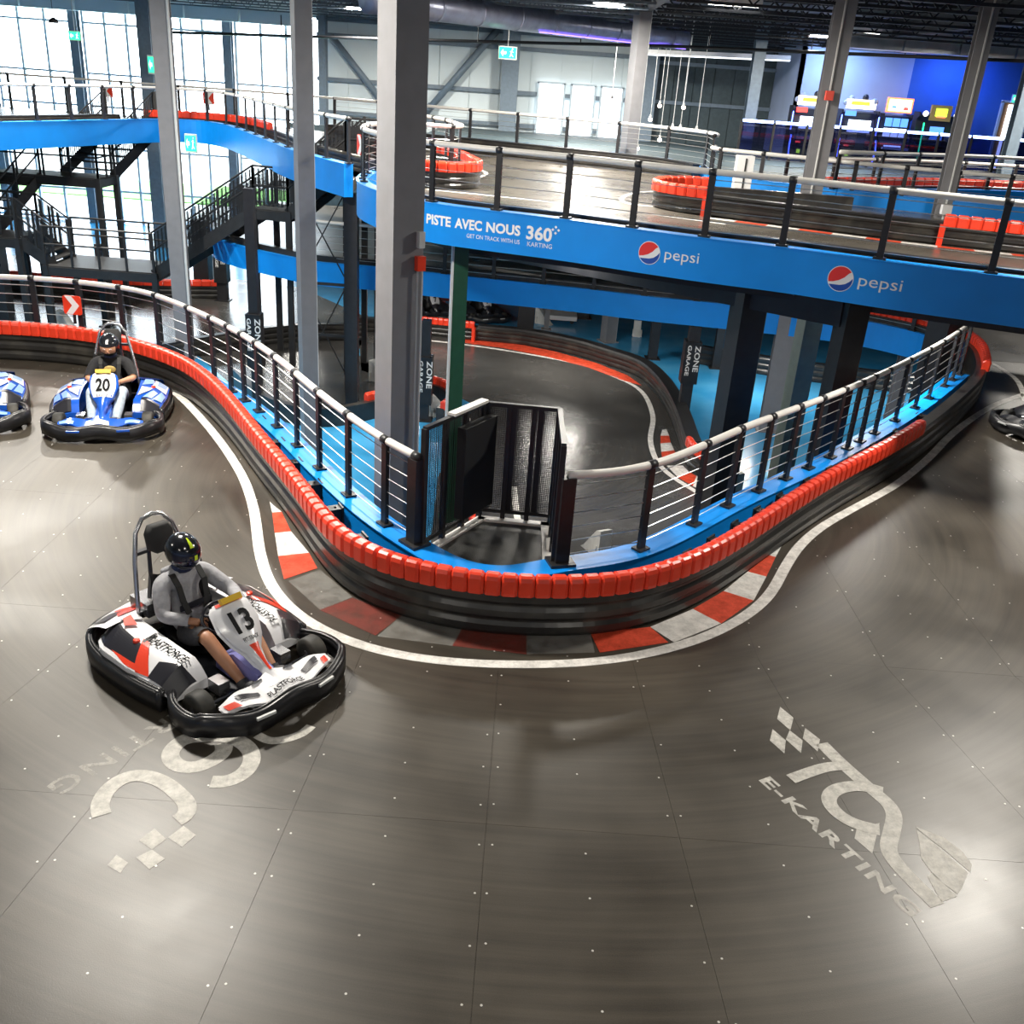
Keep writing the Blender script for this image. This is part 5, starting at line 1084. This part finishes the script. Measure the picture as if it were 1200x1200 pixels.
t = thing('sprinkler_pipe', 'thin dark sprinkler pipe crossing below the roof', 'pipe', PY(700, 52, 35))
MB().tube([PY(200, 38, 40), PY(500, 47, 37), PY(780, 54, 34), PY(1210, 72, 31)], .05, 8).build('pipe', 'steel', t, True)
for x_ in (330, 470, 560, 680, 830, 950, 1060): p_ = PY(x_, 46 + (x_ - 470) * .035, 35.5); MB().tube([p_, p_ + Vector((0, 0, .6))], .02, 5).build('hanger', 'steel', t)
t = thing('light_tray', 'long white light tray above the dark wall', 'light', PY(840, 64, 40)); a, b = PY(745, 60, 41), PY(925, 68, 41)
MB().bar(a, b, .5, .16).build('tray', 'white', t); [MB().tube([a.lerp(b, k) , (a.lerp(b, k).x, a.lerp(b, k).y, ZC - .002)], .015, 5).build('hanger', 'steel', t) for k in (.1, .5, .9)]; MB().bar(a + Vector((0, -.1, -.1)), b + Vector((0, -.1, -.1)), .2, .04).build('diffuser', mat('cool_diffuser', (.8, .85, .9), .5, emit=(.85, .92, 1), es=3), t)
# ------------------------------------------------------------------ high bay lamps
K['lamp'] = mat('lamp_diffuser', (.9, .9, .9), .4, emit=(1, .96, .88), es=14)
for i, (x, y, w) in enumerate(LAMPS):
    p_ = [('over the left bend', 'over the right bend', 'over the left upper deck near the windows', 'over the stair side of the track', 'over the arcade side', 'over the far upper bend', 'over the upper bridge', 'behind the viewpoint on the left, added as fill', 'behind the viewpoint on the right, added as fill', 'overhead near the viewpoint, added as fill', 'over the outer left track, added as fill', 'over the outer right track, added as fill', 'over the stair tower', 'over the arcade walkway', 'in front of the white wall, added to brighten it', 'between the white wall and the pendant lamps, added light')[i]]  # viewpoint, outer-track and white-wall lamps are added for their light
    t = thing('high_bay_lamp', 'round high bay ceiling lamp ' + p_[0], 'lamp', (x, y, LAMP_Z), 'round high bay lamps')
    T_ = Matrix.Translation((x, y, LAMP_Z))
    MB().lathe([(.42, .0), (.44, .05), (.25, .12), (.12, .3), (.05, .34)], 20, T_).build('housing', 'girt', t, True)
    MB().lathe([(.36, -.015), (.4, -.002)], 20, T_).build('diffuser', 'lamp', t)
    MB().tube([(x, y, LAMP_Z + .3), (x, y, ZC - .002)], .015, 5).build('stem', 'steel', t)
    L = bpy.data.lights.new('lamp_light', 'AREA'); L.shape = 'DISK'; L.size = .8; L.energy = w; L.color = (1, .94, .84)
    lo = bpy.data.objects.new('lamp_light', L); C.objects.link(lo); lo.parent = t; lo.location = (0, 0, -.03)
t = thing('linear_lamp', 'long bright ceiling lamp at upper right beside the boxy duct', 'lamp', PY(1022, 38, 31)); a, b = PY(1000, 33, 31), PY(1032, 36, 31); MB().bar(a, b, .3, .12).build('housing', 'white', t); MB().bar(a + Vector((0, 0, -.07)), b + Vector((0, 0, -.07)), .24, .03).build('diffuser', 'lamp', t)
t = thing('linear_lamp', 'bright ceiling lamp at the top edge right of centre', 'lamp', PY(862, 2, 26)); a, b = PY(832, 0, 26), PY(892, 4, 26); MB().bar(a, b, .4, .12).build('housing', 'white', t); MB().bar(a + Vector((0, 0, -.07)), b + Vector((0, 0, -.07)), .34, .03).build('diffuser', 'lamp', t)
for i, (x, y, z, w) in enumerate(STRIPS):  # added lamps that lift the dark lower level
    l = ('under the far deck left of the grey floor post', 'under the far deck behind the ZONE GARAGE post', 'under the far deck over the parked karts', 'under the far deck at the right', 'under the bridge over the lowest bend', 'under the bridge by the black columns', 'under the far left deck behind the stair')[i]
    t = thing('added_strip_lamp', 'added fill strip lamp ' + l, 'lamp', (x, y, z), 'fill strips added under the decks')
    MB().box((x, y, z + .03), (1.5, .16, .06)).build('housing', 'white', t); MB().box((x, y, z - .008), (1.44, .12, .016)).build('diffuser', 'lamp', t)
    L = bpy.data.lights.new('added_strip_light', 'AREA'); L.shape = 'RECTANGLE'; L.size = 1.44; L.size_y = .14; L.energy = w; L.color = (1, .95, .87)
    lo = bpy.data.objects.new('added_strip_light', L); C.objects.link(lo); lo.parent = t; lo.location = (0, 0, -.03)
# ------------------------------------------------------------------ pendant lamps by the dark wall
K['bulb'] = mat('pendant_bulb', (1, .9, .8), .3, emit=(1, .85, .75), es=8)
for i, (px, py) in enumerate(((717, 117), (762, 140), (773, 124), (801, 126), (788, 150), (797, 151), (816, 153), (773, 164), (747, 174))):
    p_ = PY(px, py, 39.5 - .25 * i); l = ('alone in front of the white wall', 'leftmost before the dark wall', 'high, second from left before the dark wall', 'high, right of the twin cord pair', 'low, left of a close pair', 'low, right of a close pair', 'rightmost of the row', 'lowest, behind the white railing', 'lowest left one beside the brown-grey column')[i]
    t = thing('pendant_lamp', 'small pendant bulb on a long cord, ' + l, 'lamp', p_, 'pendant lamps by the dark wall')
    MB().tube([p_ + Vector((0, 0, .15)), (p_.x, p_.y, ZC)], .012, 5).build('cord', 'collite', t); MB().lathe([(.03, .16), (.05, .1), (.05, .02)], 8, Matrix.Translation(p_)).build('socket', 'steel' if i == 0 else 'collite', t); MB().ball(p_, (.075, .075, .07), 8, 6).build('bulb', 'bulb', t, True)
# ------------------------------------------------------------------ exit signs
K['exit'] = mat('exit_green', (.0, .5, .2), .4, emit=(.05, .9, .45), es=1.6); K['exitw'] = mat('exit_white', (.9, 1, .95), .4, emit=(.85, 1, .93), es=1.6)
def exit_sign(p_, w, h, label, cord=True):
    t = thing('exit_sign', label, 'sign', p_); Mx = Matrix.Translation(p_)
    MB().box(p_, (w, .08, h)).build('case', 'white', t); MB().box(p_ + Vector((0, -.045, 0)), (w * .9, .01, h * .82)).build('green_face', 'exit', t)
    mb = MB(); e = p_ + Vector((-w * .22, -.055, 0)); mb.add([e + Vector(q) for q in ((-.16 * w, 0, 0), (-.02 * w, 0, .28 * h), (-.02 * w, 0, .1 * h), (.14 * w, 0, .1 * h), (.14 * w, 0, -.1 * h), (-.02 * w, 0, -.1 * h), (-.02 * w, 0, -.28 * h))], [(0, 6, 5, 4, 3, 2, 1)]); mb.build('arrow', 'exitw', t)
    mb = MB(); r = p_ + Vector((w * .22, -.055, 0))
    mb.bar(r + Vector((0, 0, .2 * h)), r + Vector((-.03 * w, 0, -.05 * h)), .06 * w, .01, (0, 1, 0)); mb.bar(r + Vector((-.03 * w, 0, -.05 * h)), r + Vector((-.1 * w, 0, -.3 * h)), .04 * w, .01, (0, 1, 0)); mb.bar(r + Vector((-.03 * w, 0, -.05 * h)), r + Vector((.08 * w, 0, -.28 * h)), .04 * w, .01, (0, 1, 0)); mb.bar(r + Vector((-.1 * w, 0, .12 * h)), r + Vector((.1 * w, 0, .06 * h)), .03 * w, .01, (0, 1, 0)); mb.ball(r + Vector((.03 * w, 0, .3 * h)), .04 * w, 6, 4); mb.build('running_figure', 'exitw', t)
    if cord: MB().tube([p_ + Vector((0, 0, h / 2)), (p_.x, p_.y, ZC)], .015, 5).build('hanger', 'collite', t)
exit_sign(PY(595, 62, 30), .52, .34, 'green exit sign hanging in front of the white wall')
exit_sign(PY(88, 42, 36), .42, .3, 'green exit sign hanging before the left windows')
exit_sign(PY(180, 76, 39.72), .42, .66, 'glowing green exit sign on the pipe-lined column', False)
exit_sign(PY(1191, 116, 40.3), .35, .3, 'green exit sign above the wooden door', False)
exit_sign(PY(224, 168, 26), .3, .45, 'green exit sign under the curved upper deck', False)
t = thing('round_speaker', 'dark dome hanging from the roof at upper left', 'speaker', PY(63, 27, 34)); q = PY(63, 27, 34); MB().lathe([(.16, 0), (.13, .1), (.03, .16)], 12, Matrix.Translation(q)).build('dome', 'steel', t, True); MB().tube([q + Vector((0, 0, .15)), (q.x, q.y, ZC)], .01, 5).build('cord', 'steel', t)
# ------------------------------------------------------------------ arcade: glass balustrade with light strip
YA = 37.0
t = thing('light_strip_balustrade', 'tinted glass balustrade topped by a glowing blue-white strip', 'railing', PY(1040, 185, YA))
xa, xz = PY(868, 150, YA).x, PY(1215, 170, YA).x; zl = PY(1040, 153, YA).z; n = 9
for i in range(n):
    a, b = xa + (xz - xa) * i / n, xa + (xz - xa) * (i + 1) / n
    MB().box(((a + b) / 2, YA, (ZU + zl) / 2), (b - a - .06, .02, zl - ZU - .06)).build('glass_panel', 'railglass', t); MB().box(((a + b) / 2, YA, zl), (b - a - .1, .08, .09)).build('led_strip', 'bluled', t); MB().box((a, YA, (ZU + zl) / 2), (.08, .08, zl - ZU)).build('post', 'steel', t)
# arcade cabinets
def em(name, c, s): return mat(name, c, .4, emit=c, es=s)
K['scrw'] = mat('lit_screen', (.7, .8, .9), .3, emit=(.7, .85, 1.), es=2.6, col2=None); K['cabb'] = mat('cabinet_black', (.015, .016, .03), .35); K['ledb'] = em('cabinet_blue_led', (.12, .2, 1.), 7); K['ledg'] = em('cabinet_green_led', (.02, .9, .3), 2.5); K['mar'] = em('marquee_white', (1, .93, .75), 2.4); K['mary'] = em('marquee_yellow', (1., .6, .05), 1.8); K['maro'] = em('marquee_orange', (1., .25, .08), 2.2); K['ledr'] = em('cabinet_red_light', (1., .06, .05), 2.5); K['ly'] = em('lime_light', (.6, 1., .05), 2.); K['bscr'] = em('blue_screen', (.1, .3, .8), 1.6)
def cabinet(px, py, w, h, kind, label):
    b = PY(px, 150, 39.3); x, y, z = b.x, 39.3, ZU - .005; t = thing('arcade_cabinet', label, 'arcade machine', (x, y, z))
    Bx = lambda nm, c, d, m, p=None: MB().box((x + c[0], y + c[1], z + c[2]), d).build(nm, m, p or t)
    prof = [(-.55, 0), (-.55, .75), (-.35, .85), (-.15, 1.0), (-.05, h * .74), (-.25, h * .8), (-.25, h * .86), (.35, h * .86), (.35, 0)]
    for s in (-1, 1): MB().extrude(prof, frame((x + s * w / 2 - .03, y, z), (0, 1, 0), (0, 0, 1)), .06).build('side_panel', 'cabb', t)
    MB().loft([[(x + u * (w / 2 - .04), y + a, z + c) for a, c in [(-.5, .0), (-.5, .72), (-.12, .95), (.0, h * .72), (-.2, h * .82), (.3, h * .84), (.3, 0)]] for u in (-1, 1)]).build('body', 'cabb', t)
    if kind == 'racer':
        Bx('screen', (0.05, -.16, h * .60), (w * .62, .04, h * .2), 'scrw'); mq = Bx('marquee', (0, -.1, h * .95), (w * .8, .12, h * .15), 'mar'); Bx('marquee_title', (-.05, -.17, h * .965), (w * .5, .02, h * .06), 'mary', mq)
        for q, r in (((-.28, -.05, h * 1.04), .1), ((.1, -.05, h * 1.06), .12), ((.36, -.05, h * 1.0), .14), ((-.42, -.05, h * .96), .1)): MB().ball((x + q[0] * w, y + q[1], z + q[2]), r, 8, 6).build('marquee_ornament', 'palewall' if r != .12 else 'cabb', mq, True)
        for s in (-1, 1): Bx('led_edge', (s * (w / 2 + .015), -.3, h * .62), (.03, .04, h * .3), 'ledb'); MB().tube([(x + s * w / 2, y - .56, z + .1), (x + s * (w / 2 + .03), y - .58, z + .5), (x + s * w / 2, y - .5, z + .85)], .025, 6).build('led_tube', 'ledb', t)
        Bx('header_light', (-.28 * w, -.27, h * .8), (w * .3, .03, h * .08), 'ledr' if 'left' in label else 'bscr'); Bx('start_button', (-.3 * w, -.56, .62), (.18, .03, .06), 'ledr'); Bx('coin_light', (-.25 * w, -.56, .3), (.12, .02, .14), 'ly'); Bx('coin_door', (.12 * w, -.56, .35), (w * .35, .02, .4), 'steel'); Bx('seat_light', (.1, -.57, .1), (.16, .02, .07), 'ly')
    elif kind == 'prize':
        mq = Bx('marquee', (0, -.15, h * 1.0), (w * .9, .12, h * .24), 'maro'); Bx('marquee_face', (0, -.22, h * 1.0), (w * .78, .02, h * .19), 'mar', mq); Bx('marquee_mark', (-.2 * w, -.235, h * .97), (w * .14, .01, h * .04), 'bscr', mq); Bx('marquee_mark', (.22 * w, -.235, h * .95), (w * .16, .01, h * .05), 'ledr', mq)
        for i in range(3):
            for j in range(2): Bx('prize_window', ((i - 1) * w * .28, -.2, h * (.55 + .17 * j)), (w * .24, .04, h * .14), 'scrw' if j == 0 else 'bscr')
        Bx('shelf_light', (-.1, -.56, .7), (w * .6, .03, .05), 'scrw'); Bx('control_shelf', (0, -.6, .62), (w * .9, .2, .08), 'palewall')
    else:
        mq = Bx('marquee', (0, -.2, h * .86), (w * .5, .14, h * .24), 'gold'); Bx('marquee_title', (0, -.28, h * .87), (w * .28, .02, h * .12), 'ly', mq); Bx('marquee_line', (0, -.29, h * .81), (w * .22, .02, h * .03), 'maro', mq)
        for s in (-1, 1): MB().lathe([(.1, 0), (.1, .02)], 14, frame((x + s * w * .38, y - .27, z + h * .84), (1, 0, 0), (0, 0, 1))).build('round_lamp', 'mar', t); MB().tube([(x + s * w * .42, y - .58, z + .3), (x + s * w * .4, y - .4, z + h * .7)], .025, 6).build('led_tube', 'ledg', t); MB().ball((x + s * w * .28, y - .35, z + h * .5), .16, 10, 8).build('speaker_dome', 'girt', t, True)
        Bx('screen', (0, -.18, h * .55), (w * .34, .04, h * .2), 'bscr'); Bx('control_deck', (0, -.45, h * .36), (w * .8, .3, .08), 'steel')
    return t
cabinet(946, 188, 1.35, 2.15, 'racer', 'blue-lit racing arcade cabinet left of the leaning-looking column'); cabinet(1003, 190, 1.35, 2.15, 'racer', 'blue-lit racing arcade cabinet right of the leaning-looking column')
cabinet(1047, 193, 1.05, 2.1, 'prize', 'arcade prize cabinet with an orange framed bright header'); cabinet(1096, 196, 1.5, 2.25, 'music', 'green-lit arcade cabinet with yellow title and two round lamps')
for px, e, c in ((985, 190, (.45, .64, 1.)), (1130, 190, (.1, .25, 1.))):  # added arcade lights; their housing and stem are invented to carry them
    L = bpy.data.lights.new('arcade_light', 'AREA'); L.size = 1.6; L.energy = e; L.color = c; lo = bpy.data.objects.new('arcade_light', L); C.objects.link(lo); q = PY(px, 75, 39.6); t = thing('added_wall_light', 'added blue light above the arcade ' + ('racing cabinets' if px < 1000 else 'wooden door side'), 'lamp', (q.x, 39.2, 6.34)); MB().box((q.x, 39.2, 6.42), (1.7, .5, .12)).build('housing', 'steel', t); MB().tube([(q.x, 39.2, 6.45), (q.x, 39.2, ZC - .002)], .02, 5).build('stem', 'steel', t); lo.parent = t; lo.location = (0, 0, 0); L.shape = 'RECTANGLE'; L.size_y = .4; lo.rotation_euler = (math.radians(25), 0, 0)
t = thing('white_cabinet', 'white upright box behind the bridge railing right of the red barrier tip', 'cabinet', P(866, 233, ZU)); q = P(866, 233, ZU)
MB().box((q.x, q.y, ZU + .45), (.36, .3, .9)).build('case', 'white', t); MB().box((q.x, q.y - .16, ZU + .5), (.03, .02, .7)).build('door_gap', 'steel', t)
